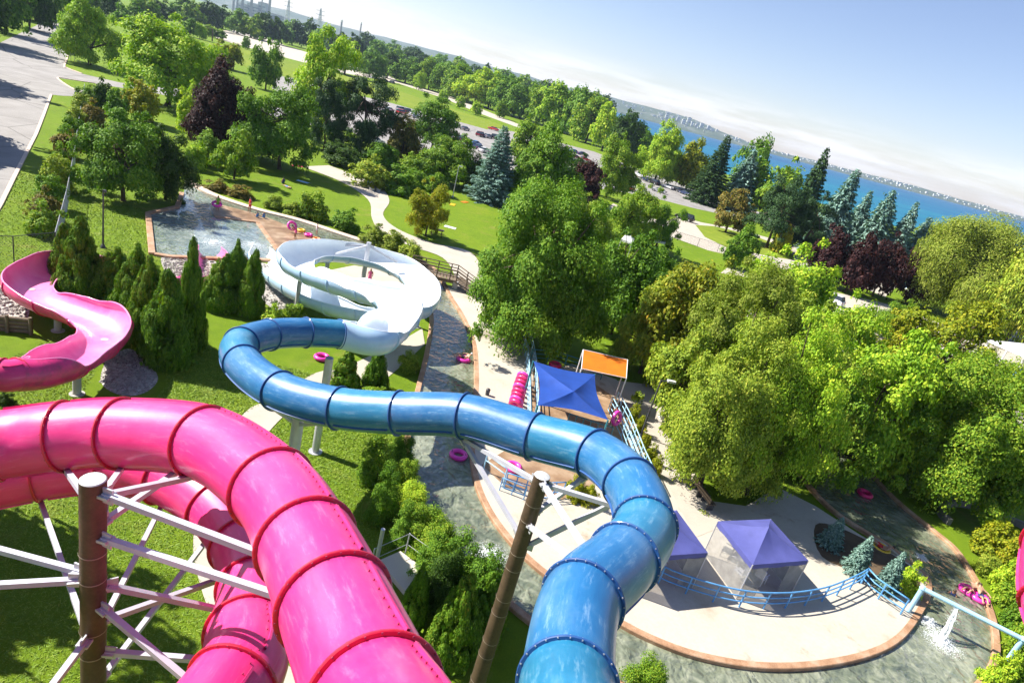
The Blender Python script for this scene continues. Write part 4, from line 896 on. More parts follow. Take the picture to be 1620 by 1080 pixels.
hd = [(628, 735, 690, 44), (634, 775, 725, 48), (642, 850, 800, 56), (680, 915, 850, 64), (690, 960, 880, 70), (592, 760, 690, 54), (604, 820, 740, 56), (650, 805, 765, 56), (662, 850, 800, 62), (690, 880, 828, 60), (720, 935, 850, 84), (752, 960, 880, 76)]
for i, (bx, by, ty, w) in enumerate(hd): T('hedge_shrub', 'shrub', ['green', 'mid', 'green', 'green', 'dark', 'mid', 'green', 'bright', 'mid', 'mid', 'green', 'green'][i], bx, by, ty, w, '%s bush in the hedge along the left river bank' % ORD[i], 'shrub', 'hedge along the river bank', 'L')
T('conifer_shrub', 'cedar', 'cedar', 648, 985, 890, 48, 'small pointed conifer beside the low platform', 'shrub', None, 'L')
T('conifer_shrub', 'cedar', 'cedar', 712, 1035, 905, 92, 'bushy conifer in front of the low platform', 'shrub', None, 'L')
T('conifer_shrub', 'cedar', 'green', 752, 1000, 900, 90, 'dark shrub between the bushy conifer and the brown pole', 'shrub', None, 'L')
T('hedge_shrub', 'shrub', 'mid', 1010, 1100, 1040, 70, 'bush at the bottom edge beside the blue tube', 'shrub', None, 'L')
hl = [(120, 205, 168, 30), (112, 228, 186, 36), (106, 250, 205, 40), (98, 276, 226, 40), (92, 304, 248, 44), (84, 330, 278, 48), (76, 352, 300, 44), (72, 374, 320, 56), (130, 188, 150, 30), (136, 172, 138, 30), (150, 205, 160, 34), (146, 160, 134, 24)]
for i, (bx, by, ty, w) in enumerate(hl): T('hedge_shrub', 'shrub', ['olive', 'green', 'bronze', 'mid'][i % 4], bx, by, ty, w, '%s bush in the ragged hedge on the road side of the fence' % ORD[i], 'shrub', 'ragged hedge along the fence', 'M')
yl = [(1000, 668, 640, 18), (1008, 690, 658, 20), (1016, 712, 682, 20), (1024, 735, 702, 22), (1032, 756, 722, 22), (905, 790, 752, 34), (925, 800, 765, 30)]
for i, (bx, by, ty, w) in enumerate(yl): T('low_shrub', 'shrub', 'yellow', bx, by, ty, w, '%s yellow low bush from the top along the queue railing' % ORD[i] if i < 5 else ['left', 'right'][i - 5] + ' yellow green bush under the blue tube', 'shrub', 'yellow bushes along the queue railing' if i < 5 else None, 'M')
T('juniper', 'spruce', 'spruce', 1310, 862, 818, 44, 'dark blue juniper in the bed behind the right tent', 'shrub', None, 'M', DK)
T('juniper', 'spruce', 'spruce', 1350, 905, 848, 48, 'blue juniper left of the pale one in the bed', 'shrub', None, 'M', DK)
T('juniper', 'spruce', 'spruce', 1398, 932, 872, 46, 'palest blue juniper at the corner of the deck railing', 'shrub', None, 'M', DK)
T('fern_shrub', 'shrub', 'bright', 1430, 932, 892, 40, 'bright green fern like shrub at the tip of the deck', 'shrub', None, 'M', DK)
rb = [(1562, 880, 832, 56, 'yellow'), (1590, 905, 850, 50, 'yellow'), (1555, 905, 872, 34, 'olive'), (1578, 935, 890, 44, 'bright'), (1598, 965, 915, 48, 'mid'), (1602, 1000, 955, 44, 'green'), (1606, 1040, 985, 46, 'mid'), (1570, 1085, 1035, 50, 'bright'), (1600, 1090, 1040, 50, 'mid')]
for i, (bx, by, ty, w, c) in enumerate(rb): T('bank_shrub', 'shrub', c, bx, by, ty, w, '%s bush from the top on the right river bank' % ORD[i], 'shrub', 'bushes on the right river bank', 'M')
# ------------------------------------------------------------------ pool furniture
RAILB = simple('blue_rail_paint', (.10, .30, .58), .4, .15, 3, .05)
RAILC = simple('pale_blue_rail_paint', (.36, .60, .76), .4, .12, 3, .05)
TEAL = simple('teal_rail_paint', (.03, .20, .24), .45, .2, 3, .05)
def fabric(name, c, var=.12):
    s = NM(name); n1 = s.noise(1.2, 5, .6); n2 = s.noise(60, 2, .5)
    cc = s.ramp(n1, [(.3, tuple(x * (1 - var) for x in c)), (.7, tuple(min(1, x * (1 + var)) for x in c))]); s.col(cc); s.set(Roughness=.75); s.bump(s.noise(2.2, 3, .5), .25, .08)
    tr = s.n('ShaderNodeBsdfTranslucent'); s.l(cc, tr.inputs[0]); mx = s.n('ShaderNodeMixShader'); mx.inputs[0].default_value = .25
    s.l(s.b.outputs[0], mx.inputs[1]); s.l(tr.outputs[0], mx.inputs[2]); s.l(mx.outputs[0], s.out.inputs[0]); return s.m
TENTB = fabric('periwinkle_canvas', (.095, .105, .34)); SAILB = fabric('royal_blue_canvas', (.010, .062, .34)); ORANGE = fabric('orange_canvas', (.80, .20, .006)); WCANV = fabric('white_canvas', (.78, .78, .78)); YCANV = fabric('yellow_canvas', (.80, .50, .02))
s = NM('grey_mesh_netting'); ck = s.n('ShaderNodeTexNoise'); ck.inputs['Scale'].default_value = 2.0; s.l(s.coord(), ck.inputs['Vector']); s.col(s.ramp(ck.outputs[0], [(.3, (.20, .20, .20)), (.7, (.34, .34, .33))]))
tp = s.n('ShaderNodeBsdfTransparent'); mx = s.n('ShaderNodeMixShader'); mx.inputs[0].default_value = .42; s.l(s.b.outputs[0], mx.inputs[1]); s.l(tp.outputs[0], mx.inputs[2]); s.l(mx.outputs[0], s.out.inputs[0]); NET = s.m
RING = gelcoat('pink_vinyl', (.86, .05, .42), (.93, .25, .58), (.76, .02, .34), .3, .3); RINGH = gelcoat('dark_vinyl', (.06, .06, .07), (.15, .15, .15), (.03, .03, .03), .4, .3)
RINGR = gelcoat('red_pink_vinyl', (.82, .02, .16), (.92, .15, .32), (.7, .01, .12), .3, .3); RINGY = gelcoat('yellow_vinyl', (.85, .55, .03), (.9, .7, .2), (.8, .45, .02), .3, .3); RINGO = gelcoat('orange_vinyl', (.85, .25, .02), (.9, .4, .1), (.8, .2, .02), .3, .3)
WOOD = simple('weathered_wood', (.17, .125, .085), .85, .35, 3, .4, fine=14); GREYM = simple('dark_metal', (.05, .05, .055), .5, .3, 5, .05); WHITEPL = simple('white_plastic', (.74, .74, .74), .4, .08, 4); BLACKC = simple('black_cloth', (.03, .03, .035), .8, .3, 5)
FOAM = simple('white_water', (.80, .84, .86), .3, .08, 4, .6, fine=10)
_t = FOAM.node_tree; _o = [n for n in _t.nodes if n.type == 'OUTPUT_MATERIAL'][0]; _b = [n for n in _t.nodes if n.type == 'BSDF_PRINCIPLED'][0]; _p = _t.nodes.new('ShaderNodeBsdfTransparent'); _m = _t.nodes.new('ShaderNodeMixShader'); _m.inputs[0].default_value = .35
_t.links.new(_b.outputs[0], _m.inputs[1]); _t.links.new(_p.outputs[0], _m.inputs[2]); _t.links.new(_m.outputs[0], _o.inputs[0])

def railing(name, label, base, h, nrail, mat, spacing=1.5, r=.035, group=None, z0=DK, top2=True):
    P = [Vector((p.x, p.y, z0)) for p in base]; o = thing(name, label, 'railing', P[0], 0, group)
    for p in resample(P, spacing): part('post', MB().tube([p, p + Vector((0, 0, h))], r, 8), mat, o, True)
    for k in range(nrail):
        z = h * (1 - k * .33) if nrail > 1 else h
        part('rail', MB().tube([p + Vector((0, 0, z)) for p in resample(P, .35)], r if k == 0 else r * .85, 8), mat, o, 'all')
    return o
rp = catmull([G(x, y, DK) for x, y in [(1005, 895), (1040, 921), (1077, 936), (1130, 952), (1181, 961), (1229, 962), (1267, 958), (1298, 951), (1326, 940), (1351, 928), (1362, 921)]], 5)
railing('deck_railing', 'curved blue railing in front of the two tents', rp, 1.0, 3, RAILB, 1.35, .042)
railing('deck_railing', 'short straight blue railing at the tip of the deck', [G(1362, 922, DK), G(1376, 938, DK), G(1424, 971, DK)], 1.0, 3, RAILB, 1.2, .042)
rp = catmull([G(x, y, DK) for x, y in [(770, 466), (788, 480), (806, 502), (822, 534), (831, 572), (833, 620), (834, 690)]], 6)
railing('walk_railing', 'pale blue railing along the outer edge of the curved deck', rp, 1.0, 3, RAILC, 1.4, .04)
railing('walk_railing', 'second pale railing just outside the curved deck railing', [p + Vector((.55, .15, 0)) for p in rp], 1.0, 2, RAILC, 1.7, .035)
railing('queue_railing', 'pale blue railing beside the yellow bushes', [G(972, 640, DK), G(990, 676, DK), G(1012, 735, DK), G(1030, 775, DK)], 1.1, 4, RAILC, 1.1, .035)
railing('queue_railing', 'inner railing of the queue lane by the yellow bushes', [G(962, 648, DK), G(980, 684, DK), G(1000, 738, DK)], 1.1, 4, RAILC, 1.3, .035)
railing('queue_railing', 'teal railing behind the blue shade sail', [G(838, 572, DK), G(872, 574, DK), G(950, 600, DK)], 1.1, 3, TEAL, 1.4, .04)
railing('queue_railing', 'teal fence under the lower edge of the blue shade sail', [G(890, 690, DK), G(925, 702, DK), G(958, 712, DK)], 1.7, 5, TEAL, .5, .03)
railing('dock_railing', 'blue guard rail on the boarding dock under the blue tube', [G(797, 772, DK), G(845, 788, DK), G(888, 786, DK)], 1.0, 4, RAILB, .55, .035)
railing('dock_railing', 'pale looped rail at the edge of the boarding dock', [G(764, 745, DK), G(795, 768, DK)], 1.1, 2, RAILC, 1.2, .04)
railing('dock_railing', 'short blue rail left of the brown pole on the dock', [G(790, 775, DK), G(828, 790, DK)], .8, 3, RAILB, .7, .03)

def canopy(name, label, cor, peak, z, zp, mat, legmat, val=.28, sag=.0, group=None, legr=.03, n=8, zg=DK):
    """four-sided peaked canopy: cor = four corners (xy) at height z, peak = xy at zp"""
    c0 = sum((Vector((c.x, c.y, 0)) for c in cor), Vector()) / 4; o = thing(name, label, 'canopy', (c0.x, c0.y, zg), 0, group)
    C = [Vector((c.x, c.y, z)) for c in cor]; pk = Vector((peak.x, peak.y, zp))
    for i in range(4):
        a, b = C[i], C[(i + 1) % 4]; vs = []; fs = []
        ctr = (C[0] + C[1] + C[2] + C[3]) / 4
        for u in range(n + 1):
            for v in range(n + 1 ):
                s_, t_ = u / n, v / n; e = a.lerp(b, s_); e = e + (Vector((ctr.x, ctr.y, z)) - e) * (sag * sin(pi * s_)); p = e.lerp(pk, t_)
                p.z -= (zp - z) * .22 * sin(pi * t_) * (1 - .5 * abs(2 * s_ - 1)); vs.append(p)
        for u in range(n):
            for v in range(n):
                k = u * (n + 1) + v; fs.append((k, k + n + 1, k + n + 2, k + 1))
        pn = part('roof_panel', MB().add(vs, fs), mat, o, 'all')
        if val:
            m = MB(); q = []
            for u in range(n + 1):
                e = a.lerp(b, u / n); q += [e, e - Vector((0, 0, val + .03 * sin(u * 2.1)))]
            m.add(q, [(2 * u, 2 * u + 1, 2 * u + 3, 2 * u + 2) for u in range(n)]); part('valance', m, mat, pn)
    for c in C: part('leg', MB().tube([(c.x, c.y, zg), (c.x, c.y, z)], legr, 8), legmat, o, True)
    return o
tA, tB, tC = G(1136, 824, 2.35), G(1191, 893, 2.35), G(1279, 886, 2.35); tD = tA + tC - tB
tpk = G(1217, 826, 3.15)
t1 = canopy('pop_up_tent', 'blue pop-up tent with mesh walls nearer the deck tip', [tA, tB, tC, tD], (tA + tB + tC + tD) / 4, 2.35, 3.2, TENTB, STEEL)
sh_ = G(1120, 874, 2.35) - tC
t2 = canopy('pop_up_tent', 'blue pop-up tent partly behind the blue tube', [tA + sh_, tB + sh_, tC + sh_, tD + sh_], (tA + tB + tC + tD) / 4 + sh_, 2.35, 3.2, TENTB, STEEL)
for o, sft in ((t1, Vector()), (t2, sh_)):
    a, b, c, d = (p + sft for p in (tA, tB, tC, tD))
    def wall_(p, q, z1=2.1): return MB().add([(p.x, p.y, DK + .05), (q.x, q.y, DK + .05), (q.x, q.y, z1), (p.x, p.y, z1)], [(0, 1, 2, 3)])
    part('mesh_wall', wall_(a, b), NET, o); part('mesh_wall', wall_(b, b.lerp(c, .32)), NET, o); part('mesh_wall', wall_(c.lerp(b, .3), c), NET, o); part('mesh_wall', wall_(c, d), NET, o)
sl = [G(844, 571, 3.1), G(851, 641, 3.1), G(962, 664, 3.1), G(941, 592, 3.1)]
canopy('shade_sail', 'royal blue shade sail over the tube queue', sl, G(907, 621, 3.7), 3.1, 3.8, SAILB, TEAL, 0, .12, None, .06)
oc = [G(923, 553, 3.3), G(920, 583, 2.9), G(991, 598, 2.9), G(993, 569, 3.3)]
ot = thing('orange_canopy', 'flat orange canopy on a white frame behind the blue shade sail', 'canopy', (oc[0].x, oc[0].y, DK))
nn_ = (oc[1] - oc[0]).cross(oc[3] - oc[0]).normalized() * .05
part('awning', MB().add(oc + [p - nn_ for p in oc], [(0, 1, 2, 3), (7, 6, 5, 4), (0, 4, 5, 1), (1, 5, 6, 2), (2, 6, 7, 3), (3, 7, 4, 0)]), ORANGE, ot)
for i in range(4): part('frame_bar', MB().tube([oc[i], oc[(i + 1) % 4]], .03, 8), WHITEP, ot, True)
for p in oc: part('leg', MB().tube([(p.x, p.y, DK), p], .05, 8), WHITEP, ot, True)

# swim rings
def ring(loc, mat, label, R=.40, r=.145, tilt=None, rz=0.0, cat='swim ring', group=None):
    ax = None
    if tilt is not None:
        t = Vector(tilt).normalized(); x = t.cross(Vector((0, 0, 1)))
        x = x.normalized() if x.length > .01 else Vector((1, 0, 0)); ax = (x, t.cross(x), t)
    o = thing('swim_ring', label, cat, loc, 0, group); L0 = Vector(loc)
    part('tube', MB().torus(L0, R, r, 24, 10, ax), mat, o, 'all')
    X, Y, Z = ax or (Vector((1, 0, 0)), Vector((0, 1, 0)), Vector((0, 0, 1)))
    for s_ in (-1, 1): part('handle', MB().tube(catmull([L0 + X * R * s_ + Y * -.12 + Z * r, L0 + X * R * s_ + Z * (r + .07), L0 + X * R * s_ + Y * .12 + Z * r], 4), .018, 6), RINGH, o, True)
    return o
stack_a = [(828, 596), (826, 602), (824, 608), (822, 614)]; stack_b = [(820, 622), (819, 628), (817, 634), (816, 640)]
for i, (x, y) in enumerate(stack_a + stack_b):
    p = G(x, y, .75); ring((p.x, p.y, DK + .48), RINGR if i % 3 else RING, '%s pink ring from the top in the rack on the deck' % ORD[i], .40, .14, (.35, .9, .35), group='pink rings in the rack')
p = G(879, 575, .5); ring((p.x, p.y, DK + .2), RINGR, 'red pink ring on the floor at the top corner of the shade sail')
p = G(812, 738, .4); ring((p.x, p.y, DK + .17), RING, 'pink ring lying on the boarding dock')
p = G(725, 720, .1); ring((p.x, p.y, .14), RING, 'pink ring in the river beside the boarding dock')
p = G(1368, 781, .1); ring((p.x, p.y, .14), RINGR, 'pink ring floating in the shaded river under the trees')
p = G(509, 566, .1); ring((p.x, p.y, .17), RING, 'pink ring on the lawn behind the blue tube')
p = G(921, 605, .4); ring((p.x, p.y, DK + .17), RINGR, 'red ring under the left end of the orange canopy')
p = G(501, 380, .15); ring((p.x, p.y, .27), RINGO, 'orange ring on the pool platform', .32, .13)
p = G(488, 373, .15); ring((p.x, p.y, .27), RING, 'pink ring beside the orange ring on the pool platform', .32, .13)
p = G(477, 366, .15); ring((p.x, p.y, .27), RINGY, 'yellow ring on the pool platform', .32, .13)
p = G(1604, 870, .1); ring((p.x, p.y, .3), RINGR, 'red ring on the bank below the yellow bush', .36, .13)

# wooden footbridge with planks, posts and rails
bA, bB, bC = G(650, 424, 1.1), G(722, 440, 1.1), G(760, 468, .3)
br = thing('footbridge', 'dark wooden footbridge with railings over the channel', 'bridge', (bA.x, bA.y, 0))
line_ = resample([bA, bB], .32); line2 = resample([bB, bC], .32)
for L in (line_, line2):
    for a, b in zip(L, L[1:]):
        t = (b - a).normalized(); x = t.cross(Vector((0, 0, 1))).normalized(); part('plank', MB().box((a + b) / 2, (2.0, .27, .06), ax=(x, t, x.cross(t))), WOOD, br)
for sgn in (-1, 1):
    side = []
    for L in (line_[::4], line2[::4] + [line2[-1]]):
        for p in L: side.append(p)
    dirs = (bB - bA).normalized().cross(Vector((0, 0, 1))).normalized(); off = dirs * sgn * 1.0
    for p in side: part('post', MB().box(p + off + Vector((0, 0, .5)), (.10, .10, 1.1)), WOOD, br)
    for z in (1.05, .72, .4): part('rail', MB().tube([p + off + Vector((0, 0, z)) for p in (bA, bB, bC)], .05, 6), WOOD, br)
    part('beam', MB().beam(bA + off * .8 + Vector((0, 0, -.2)), bB + off * .8 + Vector((0, 0, -.2)), .16, .3), WOOD, br)
for p in (bA.lerp(bB, .1), bB): part('pier', MB().box((p.x, p.y, .5), (.5, 1.9, 1.0), atan2((bB - bA).y, (bB - bA).x)), CONCP, br)

# lamp posts
def lamp(bx, by, h, label, arm=(.9, .1), mat=GREYM, z0=0.0):
    b = G(bx, by, z0); o = thing('lamp_post', label, 'lamp post', (b.x, b.y, z0))
    part('pole', MB().tube([b, b + Vector((0, 0, h))], .075, 10, True, .05), mat, o, True)
    part('base', MB().lathe([(.2, 0), (.2, .06), (.10, .3), (.075, .32)], 12, b), mat, o, True)
    e = b + Vector((arm[0], arm[1], h + .05)); part('arm', MB().tube([b + Vector((0, 0, h - .05)), e], .04, 8), mat, o, True)
    part('lamp_head', MB().box(e, (.55, .28, .14) if arm[0] > .2 else (.2, .2, .2), atan2(arm[1], arm[0])), POLECAP if arm[0] > .2 else mat, o)
lamp(1013, 690, 4.4, 'black lamp post beside the curved path and olive tree', (.7, .1), GREYM, DK)
lamp(716, 312, 5.2, 'grey lamp post on the lawn left of the blue spruce', (.3, .0), STEEL)
lamp(163, 392, 4.6, 'thin dark lamp post on the lawn left of the pool', (.1, .0), GREYM)

# water pipe arch with a spout
pA, pB = G(1437, 966, DK), G(1588, 1052, 0); pi_ = thing('water_pipe', 'pale blue pipe arch pouring water into the river', 'water pipe', (pA.x, pA.y, 0)); hT = 1.55
part('pipe', MB().tube([pA + Vector((0, 0, hT)), Vector((pB.x, pB.y, DK + hT))], .12, 12), RAILC, pi_, True)
for p in (pA, pB): part('leg', MB().tube([(p.x, p.y, 0), (p.x, p.y, DK + hT)], .12, 12), RAILC, pi_, True); part('elbow', MB().lathe([(0, .16), (.11, .12), (.16, 0), (.11, -.12), (0, -.16)], 12, (p.x, p.y, DK + hT)), RAILC, pi_, True)
sp0 = pA.lerp(pB, .36); sp0 = Vector((sp0.x, sp0.y, DK + hT - .1)); r_ = random.Random(4)
fall = MB()
for st_ in range(7):                                    # strands of the falling sheet, then drops
    o0 = Vector((r_.gauss(0, .05), r_.gauss(0, .05), 0)); pts_ = []
    for k in range(10):
        t = k / 9; pts_.append(sp0 + o0 * (1 + 1.2 * t) + Vector((-.30 * t + r_.gauss(0, .012), -.62 * t + r_.gauss(0, .012), -1.62 * t * t)))
    fall.tube(pts_, .020, 6, True, .045)
for k in range(500):
    t = r_.random() ** .6; q = sp0 + Vector((-.30 * t, -.62 * t, -1.60 * t * t)) + Vector((r_.gauss(0, .05 + .10 * t), r_.gauss(0, .05 + .10 * t), r_.gauss(0, .05))); s_ = r_.uniform(.006, .018)
    fall.add([q + Vector((-s_, 0, 0)), q + Vector((0, s_, 0)), q + Vector((s_, 0, 0)), q + Vector((0, -s_, 0)), q + Vector((0, 0, s_ * 2)), q - Vector((0, 0, s_ * 2))], [(0, 1, 4), (1, 2, 4), (2, 3, 4), (3, 0, 4), (1, 0, 5), (2, 1, 5), (3, 2, 5), (0, 3, 5)])
tag(one('falling_water', fall, FOAM, 'white water falling from the pale blue pipe', 'water', None, False, sp0), kind='stuff')
def splash(c, R, label, n=160):
    m = MB(); n *= 7
    for k in range(n):
        a, d = r_.uniform(0, 6.28), R * r_.random() ** .9; s_ = r_.uniform(.012, .05) * (1.25 - d / R); q = Vector((c.x + d * cos(a), c.y + d * sin(a), .045 + r_.random() ** 3 * .35 * (1 - d / R) ** 2))
        m.add([q + Vector((s_ * cos(u * 1.05) * r_.uniform(.6, 1.3), s_ * sin(u * 1.05) * r_.uniform(.6, 1.3), 0)) for u in range(6)] + [q + Vector((0, 0, s_ * .6))], [(u, (u + 1) % 6, 6) for u in range(6)])
    tag(one('splash', m, FOAM, label, 'splash', None, 'all', c), kind='stuff')
splash(G(1490, 1015, .03), 1.1, 'white splash in the river under the pipe spout', 260)
splash(G(1470, 985, .03), .7, 'foam patch left of the falling water', 120)
splash(G(340, 385, .03), 1.9, 'white splash where the pink flume enters the pool', 300)
splash(G(400, 388, .03), 1.5, 'foam in the pool by the white flume exit', 180)
splash(G(1458, 882, .03), .45, 'small foam patch in the right river branch', 70)
splash(G(775, 880, .03), 1.1, 'pale foam in the river left of the brown pole', 200)

# white chairs and tables inside the tents, benches, bins
def chair(loc, rz, mat, label, group=None):
    o = thing('patio_chair', label, 'chair', loc, rz, group); P_ = lambda n, m: part(n, m, mat, o, False, False)
    P_('seat', MB().box((0, 0, .42), (.5, .5, .04))); P_('backrest', MB().box((0, -.25, .70), (.5, .04, .5)))
    for x in (-.22, .22):
        for y in (-.22, .22): P_('leg', MB().tube([(x, y, 0), (x, y, .42)], .02, 6))
        P_('armrest', MB().box((x * 1.1, 0, .62), (.05, .5, .03)))
    return o
def table(loc, mat, label):
    o = thing('round_table', label, 'table', loc); part('tabletop', MB().lathe([(0, .74), (.48, .74), (.5, .72), (.48, .70), (0, .70)], 20), mat, o, True, False); part('stem', MB().tube([(0, 0, 0), (0, 0, .7)], .04, 8), mat, o, True, False); part('foot', MB().lathe([(.3, 0), (.28, .04), (.04, .06)], 16), mat, o, True, False)
tc_ = (tA + tC) / 2
for i, (dx, dy, rz) in enumerate([(-.6, -.6, .6), (.5, -.5, -.8), (-.5, .6, 2.4)]): chair((tc_.x + dx, tc_.y + dy, DK), rz, WHITEPL, '%s white chair from the left inside the right tent' % ORD[i], 'chairs in the right tent')
table((tc_.x, tc_.y, DK), WHITEPL, 'white round table inside the right tent')
tc2 = tc_ + sh_
for i, (dx, dy, rz) in enumerate([(-.5, -.5, .6), (.6, .2, -1.6)]): chair((tc2.x + dx, tc2.y + dy, DK), rz, WHITEPL, '%s white chair from the left inside the left tent' % ORD[i], 'chairs in the left tent')
q = G(1147, 880, DK); chair((q.x, q.y, DK), 1.0, GREYM, 'black chair in the shade between the two tents')
q = G(1044, 668, DK); chair((q.x, q.y, DK), .3, WHITEPL, 'white chair at the path beside the olive tree'); q = G(1052, 676, DK); chair((q.x, q.y, DK), .5, GREYM, 'dark chair beside the white chair at the path')
def bench(loc, rz, label):
    o = thing('bench', label, 'bench', loc, rz)
    for k in range(3): part('seat_slat', MB().box((0, -.16 + k * .16, .45), (1.5, .13, .04)), WOOD, o, False, False)
    for k in range(2): part('back_slat', MB().box((0, .27, .62 + k * .17), (1.5, .04, .13)), WOOD, o, False, False)
    for x in (-.6, .6): part('leg', MB().box((x, .03, .22), (.07, .45, .44)), GREYM, o, False, False)
def bin_(loc, mat, label):
    o = thing('litter_bin', label, 'bin', loc); part('body', MB().lathe([(.26, 0), (.3, .75), (.28, .8)], 14), mat, o, True, False); part('lid', MB().lathe([(.31, .8), (.31, .86), (.2, .98), (0, 1.0)], 14), GREYM, o, True, False); return o
q = G(1106, 782, DK); bench((q.x, q.y, DK), 1.9, 'upper bench beside the garden path'); q = G(1114, 796, DK); bench((q.x, q.y, DK), 1.9, 'lower bench beside the garden path')
q = G(806, 634, DK); bin_((q.x - 1.6, q.y, DK), GREYM, 'small dark bin on the deck below the ring rack').scale = (.5, .5, .5)
q = G(585, 296); o = thing('notice_kiosk', 'blue and white kiosk box by the far path', 'kiosk', q); part('box', MB().box((0, 0, .75), (.9, .7, 1.5)), WHITEPL, o, False, False); part('door', MB().box((-.2, -.36, .8), (.35, .03, 1.1)), RAILB, o, False, False); part('roof', MB().box((0, 0, 1.54), (1.1, .9, .09)), RAILB, o, False, False)
for i, x in enumerate((588, 598)):
    q = G(x, 302 + i); o = thing('planter', ['left', 'right'][i] + ' concrete planter beside the kiosk', 'planter', q); part('tub', MB().lathe([(.32, 0), (.42, .5), (.36, .5), (.3, .4)], 14), CONCP, o, True, False)
    c = link('flowers', proto('shrub', 'S', 0)[0], o); c.location = (0, 0, .4); c.scale = (.8, .8, .5); c.material_slots[0].link = 'OBJECT'; c.material_slots[0].material = LM['yellow']
def picnic(loc, rz, label):
    o = thing('picnic_table', label, 'picnic table', loc, rz)
    for k in range(4): part('top_plank', MB().box((0, -.3 + k * .2, .75), (1.8, .18, .05)), WOOD, o, False, False)
    for s_ in (-1, 1): part('seat_plank', MB().box((0, s_ * .72, .45), (1.8, .26, .05)), WOOD, o, False, False)
    for x in (-.65, .65): part('leg', MB().beam((x, -.6, 0), (x, .25, .74), .08, .05), WOOD, o, False, False); part('leg', MB().beam((x, .6, 0), (x, -.25, .74), .08, .05), WOOD, o, False, False)
q = G(690, 372); picnic(q, .3, 'picnic table under the young yellowing tree')
q = G(712, 360); one('blanket', MB().sheet([q + Vector((-.8, -.5, .04)), q + Vector((.8, -.5, .04)), q + Vector((.8, .6, .04)), q + Vector((-.8, .6, .04))]), WHITEPL, 'pale blanket on the lawn right of the yellowing tree', 'blanket', None, False, q)
for i, (x, y, m, lb) in enumerate([(479, 288, RAILC, 'pale blue towel on the lawn in tree shade'), (385, 266, RAILC, 'pale blue towel behind the small round tree'), (470, 263, RINGR, 'red and white towel at the end of the path'), (735, 320, RINGO, 'orange mat on the lawn below the blue spruce'), (716, 324, YCANV, 'small yellow mat on the lawn left of the blue spruce')]):
    q = G(x, y); one('towel', MB().box(q + Vector((0, 0, .05)), (1.7, .8, .02), .4 * i), m, lb, 'towel', None, False, q)

# low log wall at the left edge
q0, q1 = G(-30, 520), G(52, 528); lw = thing('log_wall', 'low dark log retaining wall at the left edge', 'wall', (q0.x, q0.y, 0))
for k in range(4): part('log', MB().tube([Vector((q0.x, q0.y, .13 + k * .24)), Vector((q1.x, q1.y, .13 + k * .24))], .125, 10), WOOD, lw, True)
for p in (q0.lerp(q1, .05), q0.lerp(q1, .55), q1): part('post', MB().tube([(p.x, p.y - .16, 0), (p.x, p.y - .16, 1.1)], .09, 8), WOOD, lw, True)
# small equipment platform with post and wire fence
pc = [G(598, 893), G(632, 878), G(680, 914), G(672, 950), G(655, 960)]; ep = thing('equipment_pad', 'small grey concrete pad with wire fence between the slides', 'pad', (pc[0].x, pc[0].y, 0))
part('slab', MB().sheet([(p.x, p.y, .25) for p in pc], None, 0), CONC, ep)
part('post', MB().tube([(pc[0].x - .1, pc[0].y, 0), (pc[0].x - .1, pc[0].y, 1.9)], .09, 12), STEEL, ep, True)
fp = [G(585, 905), G(640, 880), G(700, 925), G(738, 938), G(732, 960)]
for p in fp: part('fence_post', MB().tube([(p.x, p.y, 0), (p.x, p.y, 1.3)], .03, 8), STEEL, ep, True)
for z in (1.28, .7): part('wire', MB().tube([Vector((p.x, p.y, z)) for p in fp], .014, 6), STEEL, ep)
# chain link fences
def chainlink(label, pts, h, mat, spacing=3.0):
    P = resample(pts, spacing); o = thing('chain_link_fence', label, 'fence', P[0])
    for p in P: part('post', MB().tube([p, p + Vector((0, 0, h))], .04, 8), mat, o, True)
    part('top_rail', MB().tube([p + Vector((0, 0, h - .03)) for p in P], .025, 6), mat, o, True)
    w = MB()
    for a, b in zip(P, P[1:]):
        L = (b - a).length; n = int(L / .22)
        for k in range(-int(h / .22), n):
            for sg in (1, -1):
                x0, x1 = k * .22, k * .22 + h; z0, z1 = (0, h) if sg == 1 else (h, 0)
                u0, u1 = max(0, x0), min(L, x1)
                if u1 <= u0: continue
                za = z0 + (z1 - z0) * (u0 - x0) / h; zb = z0 + (z1 - z0) * (u1 - x0) / h
                w.tube([a.lerp(b, u0 / L) + Vector((0, 0, za)), a.lerp(b, u1 / L) + Vector((0, 0, zb))], .006, 3, False)
    tag(part('wire_mesh', w, mat, o), kind='stuff')
chainlink('chain link fence running beside the ragged hedge', [G(88, 408), G(97, 372), G(107, 330), G(118, 265), G(126, 205), G(134, 152)], 2.0, STEEL)
chainlink('dark chain link fence above the pink flume at the left edge', [G(-60, 416), G(27, 416), G(88, 408)], 2.0, GREYM)
chainlink('low wire fence along the park road', [G(1072, 380), G(1098, 388), G(1180, 412), G(1240, 430), G(1330, 462)], 1.6, GREYM, 4.0)
WALLD = simple('dark_stone', (.16, .15, .14), .9, .35, 2.5, .4, fine=14)
# curved stone wall by the right bank
wl = catmull([G(x, y) for x, y in [(1500, 830), (1485, 812), (1500, 800), (1545, 806), (1640, 845)]], 6); m = MB().band(wl, .3, 0, .5)
one('stone_wall', m, WALLD, 'low curved grey wall beside the right river bank', 'wall', None, False, wl[0])
